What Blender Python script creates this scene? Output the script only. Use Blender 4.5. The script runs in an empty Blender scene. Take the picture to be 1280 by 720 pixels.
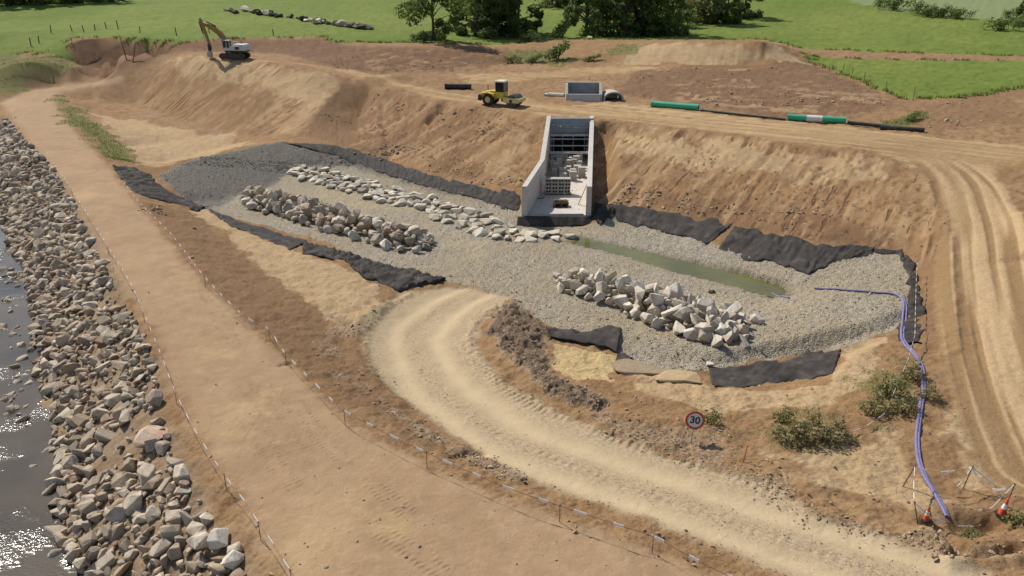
import bpy, bmesh, math, random
import numpy as np
from mathutils import Vector, Matrix, Euler
random.seed(7); np.random.seed(7)
R = math.radians

# ------------------------------------------------------------------ camera, sky, sun, exposure
scene = bpy.context.scene
COL = scene.collection
CAM_H, PITCH, FPX = 22.0, 22.0, 1000.0
cam_d = bpy.data.cameras.new('camera'); cam = bpy.data.objects.new('camera', cam_d); COL.objects.link(cam)
cam.location = (0, 0, CAM_H); cam.rotation_euler = (R(90 - PITCH), 0, 0)
cam_d.sensor_width = 36.0; cam_d.lens = 36.0 * FPX / 1280.0; cam_d.clip_start = 0.5; cam_d.clip_end = 5000
scene.camera = cam
SUN_AZ, SUN_EL = -42.0, 46.0            # azimuth from straight ahead (+Y), negative = to the left
world = bpy.data.worlds.new('World'); scene.world = world; world.use_nodes = True
wt = world.node_tree; wt.nodes.clear()
sky = wt.nodes.new('ShaderNodeTexSky'); sky.sky_type = 'NISHITA'; sky.sun_disc = False
sky.sun_elevation = R(SUN_EL); sky.sun_rotation = R(SUN_AZ % 360)
bg = wt.nodes.new('ShaderNodeBackground'); bg.inputs['Strength'].default_value = 0.095
wo = wt.nodes.new('ShaderNodeOutputWorld')
wt.links.new(sky.outputs[0], bg.inputs[0]); wt.links.new(bg.outputs[0], wo.inputs[0])
sd_ = bpy.data.lights.new('sun', 'SUN'); sd_.energy = 4.0; sd_.angle = R(0.55); sd_.color = (1.0, 0.95, 0.87)
sun = bpy.data.objects.new('sun', sd_); COL.objects.link(sun)
to_sun = Vector((math.sin(R(SUN_AZ)) * math.cos(R(SUN_EL)), math.cos(R(SUN_AZ)) * math.cos(R(SUN_EL)), math.sin(R(SUN_EL))))
sun.rotation_euler = (-to_sun).to_track_quat('-Z', 'Y').to_euler(); sun.location = to_sun * 80 + Vector((0, 60, 0))
scene.view_settings.view_transform = 'Standard'; scene.view_settings.look = 'None'
scene.view_settings.exposure = 0.40; scene.view_settings.gamma = 1.0; scene.view_settings.use_curve_mapping = False

# ------------------------------------------------------------------ helpers: survey points
cp, sp = math.cos(R(PITCH)), math.sin(R(PITCH))
def ray(px, py):
    u = (px - 640.0) / FPX; v = (360.0 - py) / FPX
    return np.array([u, cp + v * sp, -sp + v * cp])
def P(px, py, z):
    d = ray(px, py); t = (z - CAM_H) / d[2]
    return np.array([d[0] * t, d[1] * t, z])

def _hash(ix, iy, s):
    n = (ix.astype(np.int64) * 374761393 + iy.astype(np.int64) * 668265263 + s * 974634213) & 0xffffffff
    n = ((n ^ (n >> 13)) * 1274126177) & 0xffffffff
    n = n ^ (n >> 16)
    return (n & 0xffff).astype(np.float32) / 65535.0
def vnoise(x, y, s=0):
    ix = np.floor(x); iy = np.floor(y); fx = (x - ix).astype(np.float32); fy = (y - iy).astype(np.float32)
    ix = ix.astype(np.int64); iy = iy.astype(np.int64)
    fx = fx * fx * fx * (fx * (fx * 6 - 15) + 10); fy = fy * fy * fy * (fy * (fy * 6 - 15) + 10)
    a = _hash(ix, iy, s); b = _hash(ix + 1, iy, s); c = _hash(ix, iy + 1, s); d = _hash(ix + 1, iy + 1, s)
    return (a + (b - a) * fx) * (1 - fy) + (c + (d - c) * fx) * fy
def fbm(x, y, octv=4, s=0, gain=0.5):
    t = 0; a = 1.0; n = 0.0
    for i in range(octv):
        t = t + a * vnoise(x * 2 ** i + 17.3 * i, y * 2 ** i - 9.1 * i, s + i); n += a; a *= gain
    return t / n
def sstep(a, b, x):
    t = np.clip((x - a) / (b - a), 0, 1); return t * t * (3 - 2 * t)

# ------------------------------------------------------------------ relief: levels surveyed along break lines (px, py, height in metres)
LINES = [
 # basin floor
 [(430,255,.14),(520,290,.14),(600,335,.14),(650,352,.16),(720,372,.2),(800,400,.3)],
 [(370,222,.3),(400,238,.14),(470,258,.12),(560,290,.12),(640,310,.12),(700,320,.1)],
 [(340,232,.1),(320,262,.14),(380,292,.15),(450,322,.2),(520,340,.2),(560,352,.25)],
 [(720,306,-.22),(760,313,-.3),(850,336,-.3),(920,352,-.3),(972,364,-.22)],
 [(700,304,.1),(705,311,.1),(756,323,.12),(850,349,.12),(960,376,.14),(992,370,.16)],
 [(728,290,.16),(757,297,.16),(850,318,.18),(920,335,.25),(985,355,.3)],
 [(700,345,.15),(780,345,.15),(860,370,.18),(940,395,.3)],
 # gravel shelf on the right and its front face
 [(1000,350,.7),(1060,342,1.1),(1118,326,1.3)],
 [(1000,385,.65),(1060,370,1.1),(1122,352,1.3),(1128,378,1.3)],
 [(740,405,.5),(830,425,.7),(900,440,.85),(1000,420,1.0),(1080,402,1.2),(1126,385,1.3)],
 [(780,440,.25),(830,452,.3),(900,458,.35),(1010,440,.45),(1060,425,.6),(1100,418,.8),(1133,398,.9)],
 [(840,470,.5),(892,483,.6),(970,480,.55),(1034,470,.6),(1062,440,.7),(1100,425,.85),(1145,425,1.0)],
 [(800,462,1.0),(880,489,1.3),(960,489,1.3),(1040,480,1.35),(1072,438,1.3),(1100,429,1.35),(1135,436,1.3)],
 [(780,480,1.3),(900,505,1.6),(1000,505,1.65),(1080,480,1.6),(1120,450,1.5)],
 # right hand slope of the basin
 [(1129,314,1.5),(1146,334,1.5),(1153,368,1.35),(1157,402,1.3),(1166,440,1.45)],
 [(1176,270,3.4),(1186,301,2.95),(1190,351,2.25),(1195,390,1.95),(1200,440,1.75)],
 [(1200,301,3.05),(1206,351,2.35),(1210,390,2.0),(1214,440,1.8)],
 [(1190,240,4.2),(1230,240,4.4),(1280,235,4.7),(1400,225,5.2)],
 [(1230,330,2.8),(1290,330,3.0),(1400,320,3.8)],
 [(1240,255,4.15),(1262,300,3.6),(1280,345,3.1),(1310,420,2.6),(1340,500,2.3)],
 [(1285,262,4.8),(1310,310,4.2),(1345,380,3.4),(1400,460,3.0)],
 [(1250,420,2.1),(1290,480,2.1),(1380,560,2.2),(1500,640,2.4)],
 [(1180,500,1.75),(1240,540,1.9),(1320,600,2.1)],
 # spoil bank between the haul road and the gravel
 [(648,372,.35),(660,400,.5),(700,412,.45),(780,416,.4)],
 [(640,386,1.0),(625,402,1.15),(640,430,1.3),(690,470,1.4),(770,505,1.6)],
 [(690,418,.75),(700,450,1.0),(760,470,1.05),(780,452,.7)],
 # haul road
 [(590,366,.3),(548,388,.55),(512,420,.9),(520,455,1.2),(570,505,1.5),(650,556,1.75),(760,602,1.95),(900,650,2.15),(1050,700,2.3),(1180,745,2.4),(1500,840,2.6)],
 [(556,358,.3),(508,368,.65),(470,398,1.1),(455,430,1.4),(500,495,1.6),(575,549,1.9),(653,592,2.05),(731,621,2.2),(809,648,2.3),(928,702,2.4),(1050,745,2.5)],
 [(638,372,.35),(601,408,.9),(600,442,1.15),(630,479,1.4),(692,510,1.6),(770,545,1.75),(850,572,1.85),(947,600,2.0),(1005,640,2.15),(1122,674,2.25),(1200,700,2.3),(1300,730,2.4)],
 [(860,548,1.95),(930,575,2.0),(1010,610,2.05),(1100,640,2.1),(1180,660,2.15),(1280,690,2.2),(1400,720,2.3)],
 [(900,530,1.9),(1000,560,1.9),(1100,590,2.0),(1200,610,2.05),(1300,640,2.15)],
 [(1010,520,2.0),(1060,510,1.85),(1110,490,1.9),(1130,460,1.7)],
 # levee with its road, the road's shoulder toward the basin, toe bench
 [(7,135,3.6),(34,175,3.5),(64,208,3.4),(89,242,3.3),(120,290,3.2),(150,350,3.1),(185,410,3.0),(215,480,2.9),(255,560,2.8),(305,640,2.8),(358,712,2.8),(470,850,2.8)],
 [(64,118,3.7),(101,175,3.5),(141,215,3.4),(165,245,3.3),(210,300,3.2),(250,350,3.1),(300,402,3.0),(345,440,2.9),(420,515,2.7),(470,550,2.65),(533,585,2.6),(626,625,2.55),(700,650,2.5),(774,675,2.5),(850,705,2.5),(960,750,2.55)],
 [(20,132,3.65),(80,175,3.55),(150,280,3.3),(250,420,3.05),(350,560,2.8),(480,690,2.75),(600,800,2.75)],
 [(182,222,2.2),(249,266,1.5),(290,300,1.5),(323,334,1.55),(380,375,1.6),(430,440,1.7)],
 [(262,264,1.35),(303,290,1.3),(353,311,1.3),(380,318,1.3),(450,343,1.2),(470,362,1.1)],
 [(240,256,1.1),(303,276,.5),(370,300,.3),(430,318,.3),(500,340,.3)],
 [(330,300,1.45),(380,330,1.45),(440,370,1.4),(446,400,1.55)],
 [(-60,950,.2),(150,950,1.2),(470,950,2.8),(700,950,2.7),(1000,950,2.6),(1500,950,2.6)],
 # river bank, river bed
 [(0,254,0),(20,307,0),(37,341,0),(44,388,0),(46,432,0),(50,471,0),(72,518,0),(80,595,0),(76,634,0),(80,673,0),(101,708,0),(130,760,0),(150,850,0)],
 [(-20,200,0),(-80,160,0),(-160,130,0),(-300,105,.3)],
 [(-60,270,-.55),(-30,340,-.5),(0,420,-.45),(10,480,-.4),(20,560,-.55),(30,640,-.55),(40,720,-.55),(60,850,-.55)],
 [(-300,160,-.6),(-160,220,-.6),(-100,330,-.6),(-90,600,-.6),(-80,850,-.6)],
 [(-700,200,.2),(-500,400,.2),(-420,800,.2)],
 [(-60,140,2.2),(-10,150,2.6),(0,140,3.4)],
 # gravel dike at the left end, pit behind it
 [(188,216,2.2),(229,200,2.3),(313,182,2.25),(353,177,2.3),(430,184,2.0)],
 [(238,254,.5),(280,250,.15),(300,244,.1),(340,231,.1),(360,213,.3),(400,206,.6),(440,206,.75)],
 [(172,206,2.2),(200,203,1.4),(250,192,1.15),(295,178,1.1),(340,170,1.7)],
 [(150,185,1.6),(200,180,1.1),(250,172,1.05),(286,166,1.3)],
 [(110,140,2.0),(150,150,1.4),(190,160,1.2),(230,160,1.2)],
 [(95,128,2.2),(130,128,1.9),(168,130,1.6)],
 [(77,120,3.4),(111,148,3.0),(148,184,2.5),(170,203,2.3)],
 # embankment below the excavator
 [(205,76,7.2),(235,69,8.5),(270,73,8.5),(312,74,8.5),(360,82,8.2),(400,90,7.7),(432,97,7.0)],
 [(168,131,1.7),(218,148,1.5),(286,166,1.5),(353,174,2.3),(370,170,2.4)],
 [(432,97,7.0),(400,134,4.6),(370,170,2.4)],
 [(161,97,3.6),(120,103,3.7),(67,113,3.75)],
 [(168,112,3.2),(120,118,3.2)],
 [(150,90,4.2),(185,86,4.8),(205,80,6.3)],
 [(0,126,3.2),(40,112,3.6),(84,101,3.9),(150,93,4.1)],
 [(0,76,7.6),(40,72,7.9),(86,78,6.9),(100,82,6.0)],
 [(84,50,9.5),(145,47,9.7),(219,52,9.6),(286,47,10.0),(403,46,9.8),(430,53,9.2),(500,58,8.8),(560,58,8.3),(632,60,7.4)],
 [(100,84,5.0),(130,88,4.5),(170,84,5.2)],
 [(120,66,8.0),(160,66,8.1),(200,66,8.2),(235,64,8.4),(300,63,8.3),(360,66,8.2),(410,72,7.7)],
 [(240,67,8.5),(300,70,8.5),(360,76,8.2),(420,88,7.2)],
 [(420,88,7.0),(470,92,6.4),(520,93,6.2),(568,91,6.1),(635,79,6.1)],
 # near edge of the crest, toe of the big slope
 [(432,97,7.0),(450,106,6.2),(467,108,6.0),(500,117,5.9),(530,123,5.7),(570,130,5.6),(598,134,5.55),(682,146,5.5),(760,151,5.5),(850,161,5.5),(940,172,5.45),(1001,180,5.4),(1060,186,5.35),(1090,190,5.3),(1136,211,4.75),(1160,227,4.3),(1176,245,3.9),(1176,270,3.4)],
 [(440,185,1.95),(500,205,1.65),(560,222,1.55),(601,232,1.5),(648,244,1.45)],
 [(440,203,.95),(500,224,.85),(560,240,.75),(620,255,.7),(640,262,.6)],
 [(420,218,.3),(470,234,.25),(540,255,.2),(608,276,.15),(650,285,.14)],
 [(745,262,1.45),(775,260,1.45),(850,270,1.4),(917,283,1.4),(991,299,1.45),(1060,307,1.45),(1129,314,1.5)],
 [(655,285,.04),(690,287,.04),(738,287,.04)],
 [(650,275,.3),(655,280,.06),(690,282,.05),(740,281,.06),(745,276,.3)],
 [(752,283,.4),(770,279,.6),(850,297,.6),(897,313,.6),(974,331,.7),(1011,341,.9),(1060,330,1.1),(1095,318,1.3)],
 [(462,116,5.2),(452,140,3.4),(444,165,2.3)],
 [(490,125,5.1),(505,150,3.7),(520,185,2.2)],
 [(757,245,1.1),(757,221,1.8),(758,200,2.5),(758,185,3.1),(757,170,3.9)],
 [(774,245,1.9),(774,222,2.7),(773,200,3.5),(772,185,4.1),(770,168,4.9)],
 # crest plateau, tracks, low banks behind
 [(480,104,6.9),(500,108,6.5),(520,108,6.1)],
 [(560,104,5.8),(640,112,5.6),(720,124,5.55),(800,134,5.5),(900,146,5.45),(1000,156,5.4),(1100,165,5.3),(1200,180,5.1),(1290,190,5.0),(1400,200,5.2)],
 [(600,98,5.9),(700,92,6.0),(773,83,6.1),(830,84,6.1)],
 [(650,104,5.7),(720,108,5.7),(800,122,5.55),(900,136,5.5),(1000,147,5.4),(1160,162,5.3)],
 [(605,57,7.4),(699,52,7.7),(780,52,8.1),(850,52,9.3),(951,50,10.2),(978,56,9.0),(1015,80,6.6)],
 [(640,80,6.1),(700,80,6.1),(770,80,6.1),(850,80,6.3),(950,81,6.5)],
 [(620,50,7.2),(740,46,7.4),(860,47,7.6),(960,47,7.8),(990,54,7.2)],
 [(850,84,6.6),(930,88,6.9),(1030,96,6.6),(1090,118,5.9)],
 [(850,108,5.9),(940,118,5.9),(1040,130,5.7)],
 [(1015,79,6.6),(1038,86,6.4),(1129,125,5.7),(1186,123,5.8),(1280,109,6.3),(1400,90,7)],
 [(1140,150,5.5),(1200,140,5.8),(1280,132,6.1),(1400,128,6.6)],
 [(1160,90,6.4),(1280,85,6.7),(1400,75,7.2)],
 [(1000,62,7.0),(1140,66,7.0),(1280,71,7.0),(1450,76,7.2)],
 [(1000,45,7.6),(1150,48,7.6),(1280,52,7.6),(1450,55,7.8)],
 [(900,25,8.6),(1100,26,8.7),(1280,27,8.9),(1450,28,9.2)],
 [(-200,50,10),(0,40,10),(120,32,10.3),(240,30,10.8),(400,28,10.8),(560,30,9.6),(700,30,8.4),(860,28,8.4)],
 [(-300,10,12),(0,10,12),(300,8,12.5),(600,8,10.5),(900,8,10.5),(1200,10,10.8),(1500,10,11)],
 [(-400,-35,20),(0,-35,19.5),(400,-38,19.6),(800,-38,19),(1200,-34,19),(1600,-34,19.5)],
]
TH0, TH1, L0, L1 = -R(54), R(54), math.log(12.0), math.log(1400.0)
NTH, NL = 448, 1088
def build_relief():
    pts = []
    for ln in LINES:
        q = [P(*p) for p in ln]
        for a, b in zip(q[:-1], q[1:]):
            n = max(2, int(np.linalg.norm((b - a)[:2]) / (0.003 * max(14, np.hypot(*a[:2])))))
            t = np.linspace(0, 1, n)[:, None]
            pts.append(a + (b - a) * t)
    # far country rises slowly to low hills
    for r, z in ((620, 34), (900, 62), (1390, 95)):
        th = np.linspace(TH0, TH1, 400)
        pts.append(np.stack([r * np.sin(th), r * np.cos(th), z + 10 * np.sin(th * 5 + r)], 1))
    p = np.concatenate(pts)
    th = np.arctan2(p[:, 0], p[:, 1]); l = np.log(np.hypot(p[:, 0], p[:, 1]))
    prev = None
    for lev in (5, 4, 3, 2, 1, 0):
        nt, nl = NTH >> lev, NL >> lev
        i = np.clip(((th - TH0) / (TH1 - TH0) * nt).astype(int), 0, nt - 1)
        j = np.clip(((l - L0) / (L1 - L0) * nl).astype(int), 0, nl - 1)
        ok = (th > TH0 - .02) & (th < TH1 + .02) & (l > L0)
        s = np.zeros((nl, nt)); c = np.zeros((nl, nt))
        np.add.at(s, (j[ok], i[ok]), p[ok, 2]); np.add.at(c, (j[ok], i[ok]), 1)
        fix = c > 0; val = np.where(fix, s / np.maximum(c, 1), 0)
        if prev is None: z = np.full((nl, nt), p[:, 2].mean())
        else:
            z = np.repeat(np.repeat(prev, 2, 0), 2, 1)
            z = np.pad(z, ((0, max(0, nl - z.shape[0])), (0, max(0, nt - z.shape[1]))), mode='edge')[:nl, :nt]
        z = np.where(fix, val, z)
        for _ in range(400 if lev > 1 else 160):
            e = np.pad(z, 1, mode='edge')
            z = np.where(fix, val, .25 * (e[:-2, 1:-1] + e[2:, 1:-1] + e[1:-1, :-2] + e[1:-1, 2:]))
        prev = z
    for _ in range(1):
        e = np.pad(z, 1, mode='edge')
        z = (4 * z + e[:-2, 1:-1] + e[2:, 1:-1] + e[1:-1, :-2] + e[1:-1, 2:]) / 8
    return z
RELIEF = build_relief()
def hbase(x, y):
    x = np.asarray(x, float); y = np.asarray(y, float)
    a = (np.arctan2(x, y) - TH0) / (TH1 - TH0) * NTH - .5
    b = (np.log(np.maximum(np.hypot(x, y), 12.01)) - L0) / (L1 - L0) * NL - .5
    a = np.clip(a, 0, NTH - 1.001); b = np.clip(b, 0, NL - 1.001)
    i = a.astype(int); j = b.astype(int); fa = a - i; fb = b - j
    z = RELIEF
    return (z[j, i] * (1 - fa) + z[j, i + 1] * fa) * (1 - fb) + (z[j + 1, i] * (1 - fa) + z[j + 1, i + 1] * fa) * fb

def cast(px, py, lift=0.0):
    """where the line of sight through a survey pixel meets the relief (lifted by lift metres)"""
    d = ray(px, py); t = np.geomspace(12, 900, 1600)
    z = CAM_H + d[2] * t - hbase(d[0] * t, d[1] * t) - lift
    k = np.where(z < 0)[0]
    k = k[0] if len(k) else len(t) - 1
    k = max(k, 1)
    f = z[k - 1] / max(z[k - 1] - z[k], 1e-9); tt = t[k - 1] + (t[k] - t[k - 1]) * np.clip(f, 0, 1)
    return np.array([d[0] * tt, d[1] * tt, CAM_H + d[2] * tt])
def castl(pts, lift=0.0): return np.array([cast(p[0], p[1], lift) for p in pts])

def seg_dist(x, y, a, b):
    d = b - a; L2 = max(float(d @ d), 1e-9)
    t = np.clip(((x - a[0]) * d[0] + (y - a[1]) * d[1]) / L2, 0, 1)
    return np.hypot(x - a[0] - t * d[0], y - a[1] - t * d[1]), t
def poly_sd(x, y, poly):
    """signed distance, positive inside"""
    x = np.asarray(x, float); y = np.asarray(y, float)
    best = np.full(x.shape, 1e9); ins = np.zeros(x.shape, bool); n = len(poly)
    for k in range(n):
        a, b = poly[k][:2], poly[(k + 1) % n][:2]
        best = np.minimum(best, seg_dist(x, y, a, b)[0])
        if a[1] != b[1]:
            c = ((a[1] > y) != (b[1] > y)) & (x < (b[0] - a[0]) * (y - a[1]) / (b[1] - a[1]) + a[0])
            ins ^= c
    return np.where(ins, best, -best)
def smooth_line(p, n=6):
    p = np.asarray(p, float); out = []
    q = np.vstack([2 * p[0] - p[1], p, 2 * p[-1] - p[-2]])
    for i in range(1, len(q) - 2):
        for t in np.linspace(0, 1, n, endpoint=False):
            out.append(.5 * (2 * q[i] + (q[i + 1] - q[i - 1]) * t + (2 * q[i - 1] - 5 * q[i] + 4 * q[i + 1] - q[i + 2]) * t * t
                             + (3 * q[i] - q[i - 1] - 3 * q[i + 1] + q[i + 2]) * t ** 3))
    out.append(p[-1]); return np.array(out)

# ------------------------------------------------------------------ terrain vertices
NA = 980
inv = np.linspace(1 / 13.0, 1 / 250.0, 760); rr = np.sort(np.concatenate([1 / inv, np.geomspace(252, 1380, 70), np.linspace(91.6, 94.4, 26)]))
aa = np.linspace(R(-52), R(52), NA)
GX = (rr[:, None] * np.sin(aa)[None, :]).ravel(); GY = (rr[:, None] * np.cos(aa)[None, :]).ravel()
GR = np.hypot(GX, GY)
GZ = hbase(GX, GY)
J1 = (fbm(GX * .9, GY * .9, 3, 11) - .5); J2 = (fbm(GX * .22, GY * .22, 3, 23) - .5)

def region(pxs, soft=.6, jit=1.2, world_poly=None):
    poly = castl(pxs) if world_poly is None else world_poly
    out = np.zeros(GX.shape, np.float32)
    lo = poly[:, :2].min(0) - 6; hi = poly[:, :2].max(0) + 6
    k = np.where((GX > lo[0]) & (GX < hi[0]) & (GY > lo[1]) & (GY < hi[1]))[0]
    if len(k):
        s = poly_sd(GX[k], GY[k], poly) + jit * (J1[k] * 1.3 + J2[k] * 1.6)
        out[k] = sstep(-soft, soft, s)
    return out
def union(*r):
    o = r[0]
    for q in r[1:]: o = np.maximum(o, q)
    return o
def line_uv(line):
    """arc length and signed offset from a track line, for every ground vertex near it"""
    u = np.zeros(GX.shape); v = np.full(GX.shape, 1e3); s0 = 0.0
    for a, b in zip(line[:-1], line[1:]):
        a2, b2 = a[:2], b[:2]; L = np.linalg.norm(b2 - a2)
        k = np.where((abs(GX - (a2[0] + b2[0]) / 2) < L / 2 + 9) & (abs(GY - (a2[1] + b2[1]) / 2) < L / 2 + 9))[0]
        if len(k):
            d, t = seg_dist(GX[k], GY[k], a2, b2)
            sg = np.sign((b2[0] - a2[0]) * (GY[k] - a2[1]) - (b2[1] - a2[1]) * (GX[k] - a2[0]))
            m = d < abs(v[k]); kk = k[m]
            v[kk] = (d * sg)[m]; u[kk] = s0 + t[m] * L
        s0 += L
    return u, v

# --- what the ground is made of, where
gravel = region([(192,217),(229,202),(313,183),(353,177),(432,185),(470,200),(560,228),(640,252),(700,283),(745,275),(770,262),(850,290),(900,312),(975,331),
                 (1011,342),(1040,328),(1095,316),(1126,318),(1136,345),(1134,392),(1100,420),(1018,440),(890,460),(840,466),(775,441),(740,425),(690,408),(652,385),(640,372),(600,362),(556,356),
                 (470,330),(400,302),(330,282),(262,262),(228,247)], .35, .7)
shaded_gravel = region([(192,217),(229,202),(313,183),(353,177),(432,185),(500,208),(560,231),(600,246),(560,243),(500,226),(430,208),(362,208),(338,233),(300,245),(240,262),(222,244)], .6, .8)  # dike face turned from the sun: its shade goes into the gravel colour
haul_poly = castl([(580,358),(556,358),(504,366),(464,396),(450,428),(458,462),(500,500),(575,551),(653,593),(731,622),(809,649),(928,703),(1060,750),(1300,750),(1239,716),(1200,701),(1122,675),(1005,640),(947,601),(850,573),(770,546),(692,509),(630,477),(601,440),(603,406),(640,371)])
haul = region(None, .35, .55, haul_poly)
levee_poly = castl([(0,128),(7,137),(34,177),(64,210),(89,244),(120,292),(152,352),(188,412),(218,482),(258,560),(308,640),(362,714),(470,860),(1000,800),(905,718),(850,700),(774,671),(700,647),(626,622),(533,582),(470,548),(420,512),(345,438),(300,400),(250,349),(210,299),(165,244),(141,214),(101,174),(72,134),(66,118),(110,108),(161,99),(161,96),(110,102),(40,112)])
levee = region(None, .5, .5, levee_poly)
meadow = union(
  region([(-300,-20),(-300,62),(0,74),(30,66),(84,77),(92,64),(84,50),(145,47),(219,52),(286,47),(403,46),(432,54),(520,54),(600,56),(700,50),(850,50),(951,49),(985,56),(1000,61),(1280,70),(1600,78),(1600,-20)], 1.2, 1.5),
  region([(1005,68),(1017,79),(1038,86),(1129,125),(1186,123),(1280,109),(1500,82),(1280,76)], .8, 1.5))
meadow = np.maximum(meadow, sstep(215, 240, GR + 8 * J2))
far_field = region([(1040,-34),(1062,1),(1110,13),(1200,22),(1290,27),(1500,32),(1500,-34)], 2, 2)
patchg = union(region([(64,119),(84,119),(111,146),(150,182),(164,200),(148,200),(111,172),(77,146)], 1.2, 2.5),
  .85 * region([(633,62),(690,60),(712,72),(690,82),(640,80)], 1.5, 5), .8 * region([(770,54),(800,54),(790,66),(740,74),(755,62)], 1.5, 4),
  .9 * region([(1108,158),(1125,145),(1152,138),(1150,146),(1128,158)], 1.0, 2.5),
  .85 * region([(-20,68),(40,68),(88,77),(96,90),(84,99),(40,112),(0,122),(-20,124)], 2, 4), .6 * region([(5,150),(22,160),(30,180),(20,185),(5,168)], .8, 3),
  .5 * region([(968,560),(960,520),(1020,508),(1070,545),(1040,562)], .5, 2.2), .6 * region([(1075,500),(1090,470),(1130,440),(1165,470),(1160,510),(1100,530)], .5, 2.2),
  .45 * region([(130,330),(150,365),(158,385),(150,385),(126,340)], .5, 1.5), .45 * region([(10,275),(30,285),(32,305),(16,300)], .5, 1.5), .3 * region([(170,345),(190,380),(205,430),(190,430)], .4, 2),
  .35 * region([(870,500),(900,510),(910,545),(880,545)], .5, 2))
red = union(region([(90,50),(145,48),(219,53),(286,48),(403,47),(430,56),(500,59),(560,59),(632,61),(636,77),(568,90),(470,91),(420,86),(360,68),(235,64),(205,74),(170,86),(100,84)], 1.0, 1.5),
  .9 * region([(850,82),(1015,81),(1038,88),(1125,127),(1090,140),(985,148),(850,130),(775,115),(800,88)], 1.0, 2.5),
  .55 * region([(432,99),(470,110),(530,126),(600,136),(600,180),(560,215),(470,190),(375,172)], 1.2, 3),  # spur's right face: reddish soil, deepened in colour to stand for shade
  .62 * region([(168,250),(250,268),(323,336),(440,420),(500,498),(560,560),(533,572),(430,510),(345,434),(250,347)], .8, 1.5),
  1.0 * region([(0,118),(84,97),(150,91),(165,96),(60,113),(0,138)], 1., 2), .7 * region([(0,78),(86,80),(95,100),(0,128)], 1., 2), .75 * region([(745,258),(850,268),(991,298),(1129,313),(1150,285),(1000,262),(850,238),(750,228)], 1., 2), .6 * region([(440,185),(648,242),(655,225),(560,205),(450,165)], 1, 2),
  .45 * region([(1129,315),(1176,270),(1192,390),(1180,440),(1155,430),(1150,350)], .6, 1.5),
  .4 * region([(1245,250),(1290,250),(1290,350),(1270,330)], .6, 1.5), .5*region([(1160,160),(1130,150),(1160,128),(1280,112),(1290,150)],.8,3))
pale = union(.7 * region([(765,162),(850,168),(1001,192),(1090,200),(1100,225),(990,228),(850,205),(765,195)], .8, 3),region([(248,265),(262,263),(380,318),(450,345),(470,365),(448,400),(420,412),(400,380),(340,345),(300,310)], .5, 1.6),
  region([(690,428),(768,445),(765,478),(720,478),(690,462)], .3, .6), region([(780,455),(850,472),(890,487),(960,490),(1036,484),(1055,455),(1072,428),(1100,424),(1090,470),(1040,505),(900,512),(800,490)], .4, 1.0),
  .8 * region([(110,140),(180,150),(286,170),(313,182),(229,201),(188,212),(160,190)], 1.2, 2.5),
  .75 * region([(205,78),(235,71),(312,77),(360,84),(430,99),(396,134),(330,108),(225,96)], 1.0, 2.0),
  .5 * region([(432,100),(400,137),(372,170),(340,170),(405,100)], .8, 1.0),
  .8 * region([(960,565),(1060,560),(1130,540),(1150,600),(1180,650),(1100,630),(1000,590)], .8, 2), .7 * region([(1160,470),(1230,500),(1280,600),(1220,620),(1160,560)], 1.0, 3),
  .65 * region([(1195,245),(1235,240),(1270,330),(1300,450),(1250,450),(1215,390),(1205,300)], .8, 1.6),
  .75 * region([(768,81),(800,56),(860,54),(951,53),(976,58),(1012,80)], .8, 2), .3 * region([(570,190),(680,150),(660,215),(640,240)], 1, 2.5),
  .5 * region([(660,155),(672,160),(640,235),(600,215),(640,165)], 1, 2))
yellow = union(region([(690,428),(768,445),(765,478),(720,478),(690,462)], .3, .6), .5 * region([(500,500),(570,468),(600,490),(540,520)], 1, 2), .7 * region([(465,640),(520,640),(515,690),(460,690)], 1., 2), .45 * region([(270,505),(350,490),(350,520),(280,560)], .8, 2), .35 * region([(180,330),(240,330),(300,450),(260,480)], 1, 3))
crest = union(.75 * region([(1180,240),(1235,240),(1270,330),(1280,460),(1240,470),(1205,400),(1203,300)], 1.0, .8),region([(320,76),(360,78),(420,88),(440,92),(470,102),(530,119),(598,130),(682,143),(760,148),(850,158),(1001,178),(1090,187),(1140,208),(1175,240),(1225,240),(1235,205),(1290,196),(1290,182),(1160,172),(1000,153),(850,137),(760,128),(690,132),(650,122),(560,116),(500,104),(440,88)], .8, 1.2),
  .8 * region([(568,92),(640,92),(773,82),(830,84),(760,92),(650,100),(590,104)], .8, 2))
clod = union(region([(645,374),(666,388),(690,412),(690,470),(770,505),(740,515),(690,495),(640,455),(606,425),(606,400),(625,385)], .4, 1.0),
  .7 * region([(447,428),(462,398),(452,398),(440,430),(446,462),(490,506),(575,558),(650,597),(640,602),(560,566),(470,508),(436,462)], .4, .8),
  .6 * region([(690,505),(770,520),(900,545),(905,570),(960,595),(1010,632),(1100,660),(1210,672),(1280,690),(1280,705),(1200,700),(1005,646),(900,598),(770,552)], .5, 1.0),
  .5 * region([(190,130),(218,146),(280,164),(270,170),(200,152),(170,138)], .8, 2), .6 * region([(430,400),(440,440),(480,500),(420,470),(380,400)], .8, 2.5))
puddle_px = [(709,303),(726,297),(756,303),(803,315),(850,326),(917,340),(978,358),(984,367),(966,371),(917,358),(850,342),(803,329),(756,317)]
wet = region(puddle_px, .7, .5)
silt = np.maximum(region([(560,345),(640,300),(560,285),(470,245),(400,226),(385,240),(440,268),(540,305),(540,335)], 1.5, 4), .7 * region([(620,350),(760,330),(900,365),(980,390),(900,385),(760,345),(660,365)], 1.0, 4))
silt = silt * np.clip(fbm(GX * .25, GY * .25, 3, 171) * 3.2 - .9, 0, 1)
bank = region([(-10,150),(12,152),(36,180),(64,208),(84,240),(110,285),(138,340),(160,390),(196,460),(205,515),(222,568),(252,619),(276,673),(300,715),(330,800),(60,860),(-80,700),(-80,250)], .5, .8)

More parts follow.
